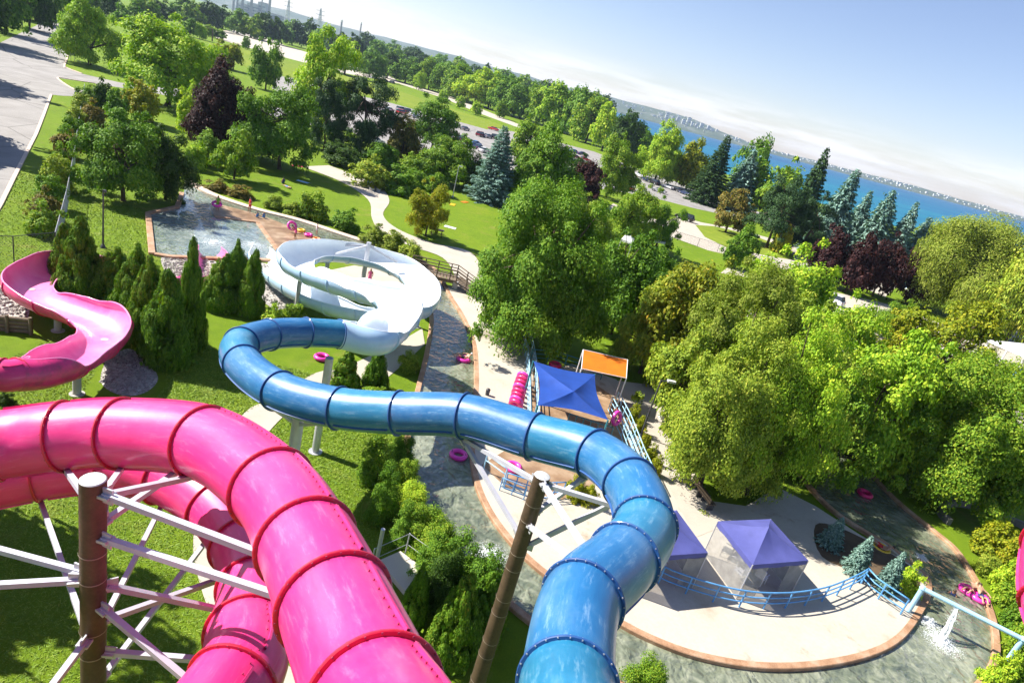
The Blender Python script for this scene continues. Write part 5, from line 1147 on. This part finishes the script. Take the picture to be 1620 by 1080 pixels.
# white roofed pavilion at the right edge
q = G(1622, 602); pv = thing('pavilion', 'white roofed pavilion at the right edge', 'pavilion', q, .5); pv.scale = (1.35, 1.35, 1.25)
P_ = lambda n, m, mt: part(n, m, mt, pv, False, False)
for s_ in (-1, 1): P_('roof_slope', MB().add([(-4, 0, 4.2), (5, 0, 4.2), (5, s_ * 3.4, 3.0), (-4, s_ * 3.4, 3.0), (-4, 0, 4.1), (5, 0, 4.1), (5, s_ * 3.4, 2.9), (-4, s_ * 3.4, 2.9)], [(0, 1, 2, 3), (7, 6, 5, 4), (0, 3, 7, 4), (1, 5, 6, 2), (2, 6, 7, 3)]), WHITEP)
for x in (-4, 5): P_('gable', MB().add([(x, -3.4, 2.9), (x, 3.4, 2.9), (x, 0, 4.1)], [(0, 1, 2)]), WHITEP)
for x in (-3.6, .5, 4.6):
    for y in (-3.1, 3.1): P_('post', MB().box((x, y, 1.45), (.14, .14, 2.9)), WHITEP)
P_('counter', MB().box((0, 0, .6), (5, 1.2, 1.2)), RAILB)
# market umbrellas and canopy by the park road
q = G(1026, 388); o = thing('parasol', 'yellow parasol by the park road', 'parasol', q); part('pole', MB().tube([(0, 0, 0), (0, 0, 2.6)], .03, 8), WHITEP, o, True, False); part('canopy', MB().lathe([(2.0, 2.1), (1.2, 2.45), (0, 2.75)], 8), YCANV, o, False, False)
cc = [G(1035, 380, 2.3), G(1052, 384, 2.3), G(1064, 376, 2.3), G(1046, 371, 2.3)]; canopy('market_canopy', 'white and blue canopy beside the yellow parasol', cc, sum(cc, Vector()) / 4, 2.3, 2.9, WCANV, WHITEP, .3, 0, None, .03, 4, 0)
cc = [G(983, 378, 2.3), G(1000, 384, 2.3), G(1008, 374, 2.3), G(992, 368, 2.3)]; canopy('market_canopy', 'white canopy left of the yellow parasol', cc, sum(cc, Vector()) / 4, 2.3, 2.9, WCANV, WHITEP, .3, 0, None, .03, 4, 0)
for i, (x, y) in enumerate([(580, 148), (610, 158)]):
    q = G(x, y); o = thing('goal_post', ['left', 'right'][i] + ' white goal post on the playing field', 'goal', q)
    for s_ in (-1.8, 1.8): part('upright', MB().tube([(s_ * .2, s_, 0), (s_ * .2, s_, 2.4)], .07, 8), WHITEP, o, True, False)
    part('crossbar', MB().tube([(-.36, -1.8, 2.4), (.36, 1.8, 2.4)], .07, 8), WHITEP, o, True, False)
q = G(115, 98); o = thing('road_sign', 'grey board sign on the corner lawn by the road', 'sign', q); part('board', MB().box((0, 0, 1.6), (.9, .06, .6), .5), STEEL, o, False, False)
for s_ in (-.3, .3): part('post', MB().tube([(s_, s_ * .5, 0), (s_, s_ * .5, 1.9)], .04, 8), STEEL, o, True, False)
q = G(330, 64); o = thing('sports_frame', 'brown wooden frame at the edge of the sand lot', 'frame', q)
for s_ in (-2, 2): part('upright', MB().box((s_, 0, 3), (.5, .5, 6)), WOOD, o, False, False)
part('crossbar', MB().box((0, 0, 6), (4.5, .4, .4)), WOOD, o, False, False)

# ------------------------------------------------------------------ cars
GLASS = simple('car_glass', (.03, .04, .05), .08, .2, 2); TYRE = simple('tyre_rubber', (.02, .02, .02), .8, .2, 9); RIM = simple('wheel_rim', (.5, .5, .52), .3, .1, 5, 0, .6); LAMPW = simple('headlight_glass', (.75, .75, .72), .15, .05, 5); LAMPR = simple('tail_light', (.4, .01, .01), .2, .1, 5)
CARC = {k: gelcoat('car_paint_' + k.replace(' ', '_'), c, tuple(min(1, x * 1.1 + .02) for x in c), tuple(x * .9 for x in c), .15, .2) for k, c in {'red': (.50, .012, .015), 'maroon': (.16, .010, .018), 'white': (.75, .75, .75), 'silver': (.42, .43, .45), 'black': (.012, .012, .014), 'navy': (.02, .035, .10), 'blue': (.03, .16, .42), 'grey': (.14, .145, .15)}.items()}
def car_proto(name, suv):
    o = thing(name, '-', 'car'); hb, ht = (.98, 1.72) if suv else (.88, 1.42); L = 2.3
    prof = [(-L, .32), (-L - .03, .55), (-L + .05, hb - .12), (-L + .35, hb), (L - 1.1, hb), (L - .25, hb - .14), (L, hb - .30), (L + .02, .45), (L - .05, .32)]
    W2 = .9; n = len(prof); vs = []; fs = []
    for y, k in ((-W2, .0), (-W2 + .06, .05), (W2 - .06, .05), (W2, .0)):
        for (x, z) in prof: vs.append((x * (1 - (.0 if abs(y) < W2 else .02)), y, z + (k if z > .6 else 0)))
    for j in range(3):
        for i in range(n): fs.append((j * n + i, j * n + (i + 1) % n, (j + 1) * n + (i + 1) % n, (j + 1) * n + i))
    fs += [tuple(range(n)), tuple(reversed(range(3 * n, 4 * n)))]
    b = part('body', MB().add(vs, fs), CARC['grey'], o, False, False)
    x0, x1, x2, x3 = (-2.15, -1.9, .55, 1.25) if suv else (-1.75, -1.0, .45, 1.25)
    gl = MB().add([(x0, -.80, hb + .02), (x3, -.80, hb + .02), (x3, .80, hb + .02), (x0, .80, hb + .02), (x1, -.62, ht - .05), (x2, -.62, ht - .05), (x2, .62, ht - .05), (x1, .62, ht - .05)], [(0, 1, 5, 4), (1, 2, 6, 5), (2, 3, 7, 6), (3, 0, 4, 7)])
    part('window_glass', gl, GLASS, o, False, False)
    r = part('roof', MB().add([(x1, -.63, ht - .05), (x2, -.63, ht - .05), (x2, .63, ht - .05), (x1, .63, ht - .05), (x1 + .1, -.52, ht), (x2 - .15, -.52, ht), (x2 - .15, .52, ht), (x1 + .1, .52, ht)], [(0, 1, 5, 4), (1, 2, 6, 5), (2, 3, 7, 6), (3, 0, 4, 7), (4, 5, 6, 7)]), CARC['grey'], o, False, False)
    for x in (-1.4, 1.45):
        for y in (-.86, .86):
            wv = MB(); wv.tube([(x, y - .11, .33), (x, y + .11, .33)], .33, 16); w = part('wheel', wv, TYRE, o, True, False); part('rim', MB().tube([(x, y - .125, .33), (x, y + .125, .33)], .2, 12), RIM, w, True, False)
    for y in (-.62, .62): part('headlight', MB().box((L - .02, y, .66), (.1, .34, .14)), LAMPW, o, False, False); part('tail_light', MB().box((-L, y, .74), (.08, .26, .2)), LAMPR, o, False, False)
    return o
cars = {'s': car_proto('parked_car', False), 'v': car_proto('parked_car', True)}; used = set()
cl = [(780, 206, 'red', 's', 2.7, 'red car parked alone near the field edge of the lot'), (760, 216, 'maroon', 'v', 1.2, 'maroon car left of the blue spruce tip'), (771, 218, 'silver', 's', 1.2, 'silver car just left of the blue spruce tip'), (783, 220, 'black', 'v', 1.2, 'black car touching the blue spruce tip'), (745, 232, 'blue', 's', 1.2, 'bright blue car behind the green lamp post tree'), (757, 236, 'navy', 's', 1.2, 'navy car behind the green lamp post tree'), (765, 241, 'white', 's', 1.2, 'white car behind the green lamp post tree'), (799, 224, 'silver', 's', 1.2, 'silver car right of the blue spruce tip'),
      (610, 181, 'navy', 's', 1.2, 'navy car at the left end of the lot row behind the pines'), (619, 186, 'grey', 's', 1.2, 'grey car in the lot row behind the pines'), (634, 176, 'silver', 'v', 1.2, 'silver van right of the dark pine'), (645, 179, 'black', 'v', 1.2, 'black van right of the silver van'), (655, 183, 'white', 's', 1.2, 'white car right of the black van'), (592, 226, 'white', 's', 1.0, 'white car glimpsed under the dark pine'), (655, 232, 'silver', 's', 1.0, 'silver car left of the round lot tree'),
      (908, 242, 'blue', 's', .4, 'blue car at the back of the cluster left of the olive lot tree'), (922, 246, 'navy', 's', .4, 'navy car at the back right of that cluster'), (910, 251, 'maroon', 's', .4, 'maroon car on the left in that cluster'), (924, 254, 'red', 's', .4, 'dark red car on the right in that cluster'), (911, 260, 'black', 's', .4, 'black car in that cluster'), (925, 263, 'white', 's', .4, 'white car on the right in that cluster'), (913, 269, 'white', 'v', .4, 'white van in front of that cluster'), (924, 274, 'silver', 's', .4, 'silver car in front of that cluster'),
      (998, 279, 'grey', 's', 2.2, 'grey car at the left end of the lakeside row'), (1012, 280, 'white', 'v', 2.2, 'white van second in the lakeside row'), (1004, 287, 'silver', 's', 2.2, 'silver car nearest the tree in the lakeside row'), (1024, 287, 'navy', 's', 2.2, 'navy car in the lakeside row'), (1034, 291, 'black', 'v', 2.2, 'black van in the middle of the lakeside row'), (1042, 304, 'silver', 's', 2.7, 'silver car standing in front of the lakeside row'), (1056, 298, 'white', 's', 2.2, 'white car past the black van in the lakeside row'), (1069, 302, 'black', 's', 2.2, 'black car in the right half of the lakeside row'), (1083, 308, 'navy', 's', 2.2, 'navy car next to the silver estate car'), (1098, 314, 'silver', 'v', 2.75, 'silver estate car at the right end of the lakeside row'), (1082, 348, 'black', 'v', 2.65, 'black car driving on the park road'),
      (1430, 458, 'blue', 's', 2.5, 'blue car parked under the purple trees'), (1449, 466, 'white', 's', 2.5, 'white car parked right of the blue car under purple trees'), (590, 124, 'white', 's', 2.6, 'white car at the sand lot edge by the tree belt'), (600, 127, 'silver', 's', 2.6, 'silver car second by the tree belt'), (609, 129, 'black', 's', 2.6, 'black car third by the tree belt'), (619, 132, 'black', 'v', 2.6, 'black van at the right end by the tree belt'), (187, 70, 'blue', 's', 2.0, 'blue car half hidden behind the corner lawn tree'), (1310, 478, 'white', 'v', 2.4, 'white van left of the purple trees')]
cc_ = ['silver', 'white', 'black', 'grey', 'navy', 'red', 'white', 'blue', 'maroon', 'silver', 'black']
for nm_, (xa, ya), (xb, yb), n_, rz_ in [('front row of the far lot', (700, 214), (752, 230), 6, 1.2), ('back row of the far lot', (575, 166), (735, 206), 9, 1.2), ('row between the maple and the olive lot tree', (862, 240), (902, 256), 5, .4), ('row right of the small purple tree', (936, 280), (992, 300), 6, 2.2)]:
    for i in range(n_): t = i / (n_ - 1); cl.append((xa + (xb - xa) * t, ya + (yb - ya) * t, cc_[(i * 3 + len(cl)) % 11], 'sv'[(i * 5 + n_) % 3 == 0], rz_, '%s car from the left in the %s' % (ORD[i], nm_)))
for x, y, c, k, rz, lb in cl:
    q = G(x, y, .02)
    if k in used: o = dup(cars[k], q, rz, lb)
    else: o = cars[k]; used.add(k); o.location = q; o.rotation_euler = (0, 0, rz); o['label'] = lb
    o['group'] = 'parked cars'
    for ch in o.children:
        if ch.name.startswith(('body', 'roof')): ch.material_slots[0].link = 'OBJECT'; ch.material_slots[0].material = CARC[c]

# ------------------------------------------------------------------ people
SKIN = simple('skin', (.48, .27, .17), .5, .08, 8); SKIN2 = simple('tanned_skin', (.36, .19, .11), .5, .08, 8); HAIRB = simple('brown_hair', (.05, .028, .015), .6, .2, 20); HAIRL = simple('fair_hair', (.30, .19, .08), .6, .2, 20); CAPW = simple('white_cap', (.75, .75, .72), .6, .05, 8)
CLO = {k: simple('cloth_' + k, c, .7, .1, 8) for k, c in {'red': (.60, .03, .03), 'green': (.20, .42, .03), 'blue': (.05, .22, .50), 'pink': (.75, .12, .32), 'black': (.02, .02, .025), 'white': (.7, .7, .7), 'navy': (.03, .05, .16)}.items()}
POSES = {
 'stand': dict(pel=(0, 0, .95), wai=(0, 0, 1.10), che=(0, 0, 1.31), nec=(0, .01, 1.46), hea=(0, .03, 1.58), top=(0, .02, 1.68), sh=(.17, 0, 1.38), el=(.23, -.02, 1.12), wr=(.20, .16, .98), ha=(.16, .23, .97), hip=(.09, 0, .90), kn=(.10, .03, .50), an=(.11, 0, .09), to=(.12, .16, .04)),
 'bend': dict(pel=(0, -.05, .92), wai=(0, .05, 1.05), che=(0, .22, 1.20), nec=(0, .34, 1.30), hea=(0, .43, 1.38), top=(0, .48, 1.46), sh=(.17, .28, 1.22), el=(.22, .38, .98), wr=(.18, .52, .86), ha=(.15, .58, .82), hip=(.09, -.04, .88), kn=(.11, .06, .48), an=(.13, -.06, .09), to=(.14, .10, .04)),
 'float': dict(pel=(0, 0, .14), wai=(0, -.14, .20), che=(0, -.34, .32), nec=(0, -.47, .42), hea=(0, -.54, .53), top=(0, -.58, .62), sh=(.17, -.38, .38), el=(.40, -.26, .32), wr=(.46, -.02, .30), ha=(.46, .08, .30), hip=(.09, .05, .16), kn=(.13, .42, .34), an=(.14, .76, .20), to=(.14, .82, .32)),
 'lie': dict(pel=(0, 0, .14), wai=(0, -.16, .14), che=(0, -.38, .15), nec=(0, -.53, .17), hea=(0, -.64, .18), top=(0, -.74, .18), sh=(.17, -.44, .15), el=(.28, -.22, .10), wr=(.27, .02, .10), ha=(.26, .10, .10), hip=(.09, .06, .13), kn=(.10, .46, .16), an=(.11, .86, .10), to=(.12, .90, .22)),
 'sit': dict(pel=(0, 0, .14), wai=(0, -.02, .30), che=(0, 0, .50), nec=(0, .03, .65), hea=(0, .06, .77), top=(0, .06, .87), sh=(.17, 0, .57), el=(.23, .06, .34), wr=(.18, .28, .30), ha=(.15, .34, .32), hip=(.10, .04, .13), kn=(.14, .40, .34), an=(.13, .62, .08), to=(.13, .76, .06)),
}
RADII = dict(pel=.13, wai=.115, che=.14, nec=.055, hea=.088, top=.06, sh=.062, el=.042, wr=.03, ha=.034, hip=.088, kn=.056, an=.04, to=.033)
BODY = {}
def body_mesh(pose):
    if pose in BODY: return BODY[pose]
    J = POSES[pose]; names = ['pel', 'wai', 'che', 'nec', 'hea', 'top']; V = [Vector(J[n]) for n in names]; R = [RADII[n] for n in names]; K = list(names); E = [(i, i + 1) for i in range(5)]
    for sgn in (-1, 1):
        for chain, root in ((('sh', 'el', 'wr', 'ha'), 2), (('hip', 'kn', 'an', 'to'), 0)):
            prev = root
            for n in chain:
                p = J[n]; asym = .06 if (sgn > 0 and n in ('kn', 'an', 'to')) else 0
                V.append(Vector((p[0] * sgn, p[1] + asym, p[2]))); R.append(RADII[n]); K.append(n); E.append((prev, len(V) - 1)); prev = len(V) - 1
    me = bpy.data.meshes.new('body_skeleton'); me.from_pydata([tuple(v) for v in V], E, []); o = link('body_skeleton', me)
    o.modifiers.new('skin', 'SKIN'); sb = o.modifiers.new('sub', 'SUBSURF'); sb.levels = 1; sb.render_levels = 1
    for i, sv in enumerate(me.skin_vertices[0].data): sv.radius = (R[i], R[i] * (.8 if K[i] in ('pel', 'wai', 'che') else 1)); sv.use_root = (i == 0)
    dg = bpy.context.evaluated_depsgraph_get(); dg.update(); bm_ = bpy.data.meshes.new_from_object(o.evaluated_get(dg)); bpy.data.objects.remove(o)
    bm_.polygons.foreach_set('use_smooth', [True] * len(bm_.polygons)); bm_.update()
    def near(c): return K[min(range(len(V)), key=lambda i: (V[i] - c).length - R[i])]
    def shell(keys, off, test=None):
        m = MB(); idx = {}
        for p in bm_.polygons:
            if near(p.center) in keys and (test is None or test(p.center)):
                f = []
                for vi in p.vertices:
                    if vi not in idx: idx[vi] = len(m.v); v = bm_.vertices[vi]; m.v.append(tuple(v.co + v.normal * off))
                    f.append(idx[vi])
                m.f.append(tuple(f))
        return m
    hd = Vector(J['hea']); BODY[pose] = (bm_, shell, hd); return BODY[pose]
def person(pose, loc, rz, label, skin=SKIN, cloth='red', full=True, hair=HAIRB, scale=1.0):
    bm_, shell, hd = body_mesh(pose); o = thing('person', label, 'person', loc, rz); o.scale = (scale,) * 3
    b = bm_.copy(); b.materials.clear(); b.materials.append(skin); link('body', b, o)
    part('swimwear', shell({'pel', 'hip', 'wai', 'che'} if full else {'pel', 'hip'}, .014), CLO[cloth], o, 'all', False)
    back = Vector(POSES[pose]['top']) - hd; back.normalize()
    part('hair', shell({'hea', 'top'}, .018, lambda c: (c - hd).dot(back) > .01 or (c - hd).y < -.02), hair, o, 'all', False)
    return o
def at(x, y, z=0.0): q = G(x, y, z); return (q.x, q.y, z)
person('stand', at(395, 336, .16), 2.6, 'person in red swimwear standing at the pool channel', SKIN2, 'red')
person('stand', at(344, 334, .05), .5, 'person in a green top holding a pink ring in the pool', SKIN, 'green', True, HAIRL)
p = G(343, 322, .9); ring((p.x, p.y, .85), RING, 'pink ring held by the person in green', .4, .14, (.2, -.3, 1))
person('sit', at(407, 344, .12), 1.0, 'left of two small children in blue sitting on the platform', SKIN, 'blue', True, HAIRB, .72)
person('sit', at(417, 345, .12), .4, 'right of two small children in blue sitting on the platform', SKIN, 'blue', True, HAIRL, .8)
person('bend', at(467, 378, .12), 2.2, 'person in pink swimwear bending over a pink ring', SKIN2, 'pink')
p = G(462, 358, .7); ring((p.x, p.y, .75), RING, 'pink ring lifted by the person in pink', .4, .14, (.5, -.6, .5))
person('stand', at(500, 372, .12), -.8, 'person in white standing among the rings on the platform', SKIN, 'white', True, HAIRB, .8)
person('lie', at(455, 297, .03), 1.1, 'sunbather in blue lying on the lawn', SKIN, 'blue', False)
person('sit', at(448, 291, .0), .6, 'person sitting on the lawn beside the sunbather', SKIN2, 'navy')
person('stand', at(583, 452, .03), 3.2, 'person in pink standing behind the white flume', SKIN, 'pink', True, HAIRL)
def rider(x, y, rz, lb, lr, cloth, hair=HAIRB, mat=RING, full=False):
    q = G(x, y, .1); ring((q.x, q.y, .13), mat, lr, .42, .15); person('float', (q.x, q.y, .10), rz, lb, SKIN, cloth, full, hair)
rider(733, 568, 1.9, 'rider with a white cap floating in the river by the deck', 'pink ring under the rider by the curved deck', 'black', CAPW)
rider(1533, 935, 2.2, 'upper of two riders floating by the right bank', 'pink ring under the upper rider by the right bank', 'pink', HAIRL)
rider(1549, 945, 2.9, 'lower of two riders floating by the right bank', 'pink ring under the lower rider by the right bank', 'navy', HAIRB)
rider(1393, 868, 1.0, 'person on a yellow ring close to the inner bank', 'yellow ring close to the inner bank in the shade', 'red', HAIRB, RINGY)
person('sit', at(1500, 950, -.45), 2.5, 'swimmer with only head and shoulders above the river', SKIN2, 'navy')
person('stand', at(966, 676, DK), 2.4, 'person carrying a pink ring in the queue lane', SKIN2, 'black')
p = G(972, 662, 1.0); ring((p.x + .1, p.y - .2, DK + .95), RING, 'pink ring carried in the queue lane', .42, .14, (.7, -.6, .2))

# ------------------------------------------------------------------ far shore town, stacks and pylons
TWHITE = simple('pale_concrete_far', (.62, .62, .60), .8, .12, .05); TGREY = simple('grey_concrete_far', (.34, .34, .35), .8, .15, .05); DARKW = simple('dark_window_far', (.10, .12, .15), .3, .2, .1); ROOFT = simple('far_roof', (.25, .20, .18), .9, .2, .1)
def spot(px, dist, z=0.0):
    y = 540 - (397 - .2588 * (px - 810)) / .9659; r = ray(px, y); r.z = 0; r.normalize(); r = r * (dist / max(.3, r.y)); return Vector((r.x, r.y, z))
def hill_z(x, y):
    t = max(0, (y - 90 * sin(x * .0013 + 3) - 4300) / 900); return prof_far(x) * sin(min(1, t * 1.35) * pi / 2) ** 1.4
r_ = random.Random(11); k = 0
tw = []
for px in [1052, 1062, 1070, 1079, 1086, 1092, 1099, 1107, 1118, 1131, 1146, 1163, 1182, 1204, 1222, 1246, 1262, 1290, 1316, 1352, 1390, 1424, 1466, 1512, 1560]:
    big = 1.0 if px < 1120 else .5; q = spot(px, 4480 + r_.uniform(0, 140)); q.z = max(0, hill_z(q.x, q.y) - 4); w, h = r_.uniform(12, 26) * big, r_.uniform(20, 36) * big; mt = TWHITE if r_.random() < .75 else TGREY
    o = thing('tower_block', '%s pale block from the left in the far lakeside town' % ORD[k], 'building', q, 0, 'blocks of the far lakeside town'); k += 1
    part('wall', MB().box((0, 0, h / 2), (w, 18, h)), mt, o, False, False); part('roof', MB().box((0, 0, h + 1.2), (w * .5, 9, 2.4)), TGREY, o, False, False)
    nf = max(3, int(h / 9))
    for f in range(nf): part('window_band', MB().box((0, -9.1, (f + .6) * h / nf), (w * .86, .4, h / nf * .38)), DARKW, o, False, False)
m = MB()
for i in range(260):
    px = 900 + 720 * r_.random(); q = spot(px, 4420 + r_.uniform(0, 420)); hgt = r_.uniform(4, 9); zb = max(0, hill_z(q.x, q.y) - 2)
    m.box((q.x, q.y, zb + hgt / 2), (r_.uniform(8, 22), 14, hgt))
tag(link('far_town', m.mesh('far_town', TWHITE)), 'pale low houses massed along the far shore', 'houses', kind='stuff')
SOOT = simple('chimney_concrete', (.20, .19, .19), .85, .2, .05)
for i, (px, hp, rr) in enumerate([(369, 22, 4), (375, 17, 4), (383, 27, 5), (397, 28, 5), (413, 24, 3), (425, 28, 5), (538, 22, 4), (568, 26, 3)]):
    q = spot(px, 2600); h = hp * 2600 / 1030 + 16; o = thing('chimney_stack', '%s tall chimney from the left on the skyline' % ORD[i], 'chimney', q, 0, 'chimneys on the skyline')
    part('shaft', MB().lathe([(rr * 1.3, 0), (rr, h * .5), (rr * .8, h)], 14), SOOT, o, True, False); part('top_band', MB().lathe([(rr * .85, h - 6), (rr * .9, h - 3), (rr * .85, h)], 14), TWHITE, o, True, False)
for i, px in enumerate((454, 504)):
    q = spot(px, 1700); h = 66.0; o = thing('pylon', ['left', 'right'][i] + ' lattice pylon on the skyline above the wood', 'pylon', q, 0, None)
    for sx in (-1, 1):
        for sy in (-1, 1): part('leg', MB().beam((sx * 6, sy * 6, 0), (sx * .8, sy * .8, h), 1.1, 1.1), STEEL, o, False, False)
    for z in range(8, 60, 10):
        w = 6 - 5.2 * z / h; w2 = 6 - 5.2 * (z + 10) / h
        for sy in (-1, 1): part('brace', MB().beam((-w, sy * w, z), (w2, sy * w2, z + 10), .6, .6), STEEL, o, False, False)
    for z in (42, 52, 61): part('crossarm', MB().beam((-11, 0, z), (11, 0, z), .9, .9), STEEL, o, False, False)
for i, (px, w, h) in enumerate([(405, 60, 46), (417, 34, 60), (392, 70, 36), (432, 90, 30), (446, 60, 26)]):
    q = spot(px, 2750); o = thing('factory_building', '%s factory block from the left below the chimneys' % ORD[i], 'building', q, 0, 'factory blocks on the skyline'); part('wall', MB().box((0, 0, h / 2), (w, 40, h)), TGREY, o, False, False); part('roof', MB().box((0, 0, h + 1), (w * .7, 30, 2)), ROOFT, o, False, False)
    for f in range(3): part('window_band', MB().box((0, -20.2, h * (.25 + .25 * f)), (w * .8, .5, h * .1)), DARKW, o, False, False)

# ------------------------------------------------------------------ lawn blades, gravel stones, haze
def inside(P, poly):
    x, y = P[:, 0], P[:, 1]; c = np.zeros(len(P), bool)
    for i in range(len(poly)):
        a, b = poly[i - 1], poly[i]
        if a[1] == b[1]: continue
        c ^= ((a[1] > y) != (b[1] > y)) & (x < (b[0] - a[0]) * (y - a[1]) / (b[1] - a[1]) + a[0])
    return c
rs = np.random.RandomState(5)
def poly_px(l): return [(p.x, p.y) for p in (G(*q) for q in l)]
lawns = [[(-26, 9), (-2, 9), (-2, 30), (-8, 36), (-26, 36)], [(-40, 34), (-22, 34), (-22, 52), (-31, 52), (-44, 64), (-52, 60)]]
block = [[(p.x, p.y) for p in wat], poly_px([(560, 582), (500, 590), (440, 628), (385, 655), (330, 760), (306, 850), (318, 930), (350, 1000), (420, 1090), (500, 1090), (400, 1000), (362, 930), (345, 860), (370, 780), (420, 690), (470, 640), (520, 602), (575, 600)]), poly_px([(165, 560), (205, 545), (250, 575), (265, 610), (235, 640), (180, 650), (120, 640), (140, 605)]), poly_px([(0, 322), (-140, 560), (-420, 480), (0, 68), (80, 150)]), poly_px([(-20, 440), (20, 450), (45, 480), (40, 508), (0, 512), (-40, 500)])]
pts = []
for L, dens in zip(lawns, (260, 50)):
    xs = [p[0] for p in L]; ys = [p[1] for p in L]; n = int((max(xs) - min(xs)) * (max(ys) - min(ys)) * dens)
    Q = np.stack([rs.uniform(min(xs), max(xs), n), rs.uniform(min(ys), max(ys), n)], 1); ok = inside(Q, L)
    for b in block: ok &= ~inside(Q, b)
    pts.append(Q[ok])
pts = np.concatenate(pts)
P0 = np.array(pts); n = len(P0); a = rs.uniform(0, 6.28, n); hh = rs.uniform(.015, .06, n) * (1 + P0[:, 1] / 80); wd = .005 + P0[:, 1] * .0006
V = np.zeros((n, 4, 3)); lean = rs.normal(size=(n, 2)) * .07
V[:, 0, :2] = P0 + np.stack([np.cos(a), np.sin(a)], 1) * wd[:, None]; V[:, 1, :2] = P0 - np.stack([np.cos(a), np.sin(a)], 1) * wd[:, None]
V[:, 2, :2] = P0 + lean - np.stack([np.cos(a), np.sin(a)], 1) * wd[:, None] * .3; V[:, 3, :2] = P0 + lean + np.stack([np.cos(a), np.sin(a)], 1) * wd[:, None] * .3; V[:, 2, 2] = hh; V[:, 3, 2] = hh
gm = quads_mesh('lawn_grass', V.reshape(-1, 3), n); gm.materials.clear(); gm.materials.append(BLADE); tag(link('lawn_grass', gm), 'short bright green lawn grass between the slides', 'grass', kind='stuff')
m = MB(); STONE = simple('bed_stone', (.36, .33, .30), .9, .45, 3.5, .3)
for L in ([(170, 570), (205, 552), (235, 575), (250, 600), (228, 622), (190, 625), (160, 605)], [(-20, 440), (20, 450), (45, 480), (40, 508), (0, 512), (-40, 500)], [(256, 406), (285, 406), (330, 412), (330, 440), (290, 446), (262, 430)], [(405, 415), (450, 430), (470, 470), (440, 490), (410, 470), (398, 440)]):
    L = poly_px(L); xs = [p[0] for p in L]; ys = [p[1] for p in L]
    for k in range(700):
        x, y = rnd.uniform(min(xs), max(xs)), rnd.uniform(min(ys), max(ys))
        if not inside(np.array([[x, y]]), L)[0]: continue
        s_ = rnd.uniform(.05, .14); q = Vector((x, y, .03)); rz = rnd.uniform(0, 3)
        m.add([q + Vector((s_ * cos(rz + u * 1.57) * rnd.uniform(.7, 1.3), s_ * sin(rz + u * 1.57) * rnd.uniform(.7, 1.3), 0)) for u in range(4)] + [q + Vector((s_ * .45 * cos(rz + .8 + u * 1.57), s_ * .45 * sin(rz + .8 + u * 1.57), s_ * .75)) for u in range(4)], [(0, 1, 5, 4), (1, 2, 6, 5), (2, 3, 7, 6), (3, 0, 4, 7), (4, 5, 6, 7)])
tag(link('bed_stones', m.mesh('bed_stones', STONE)), 'loose grey stones in the gravel beds', 'stones', kind='stuff')
hz = NM('haze_air'); hz.t.nodes.remove(hz.b); pv_ = hz.n('ShaderNodeVolumePrincipled'); pv_.inputs['Color'].default_value = (.62, .78, 1.0, 1); pv_.inputs['Density'].default_value = 0.9e-4; pv_.inputs['Anisotropy'].default_value = .3
hz.l(pv_.outputs[0], hz.out.inputs['Volume'])
tag(link('haze', MB().box((1200, 2300, 59), (16400, 6200, 124)).mesh('haze', hz.m)), 'thin pale air over the whole scene', 'haze', kind='stuff')
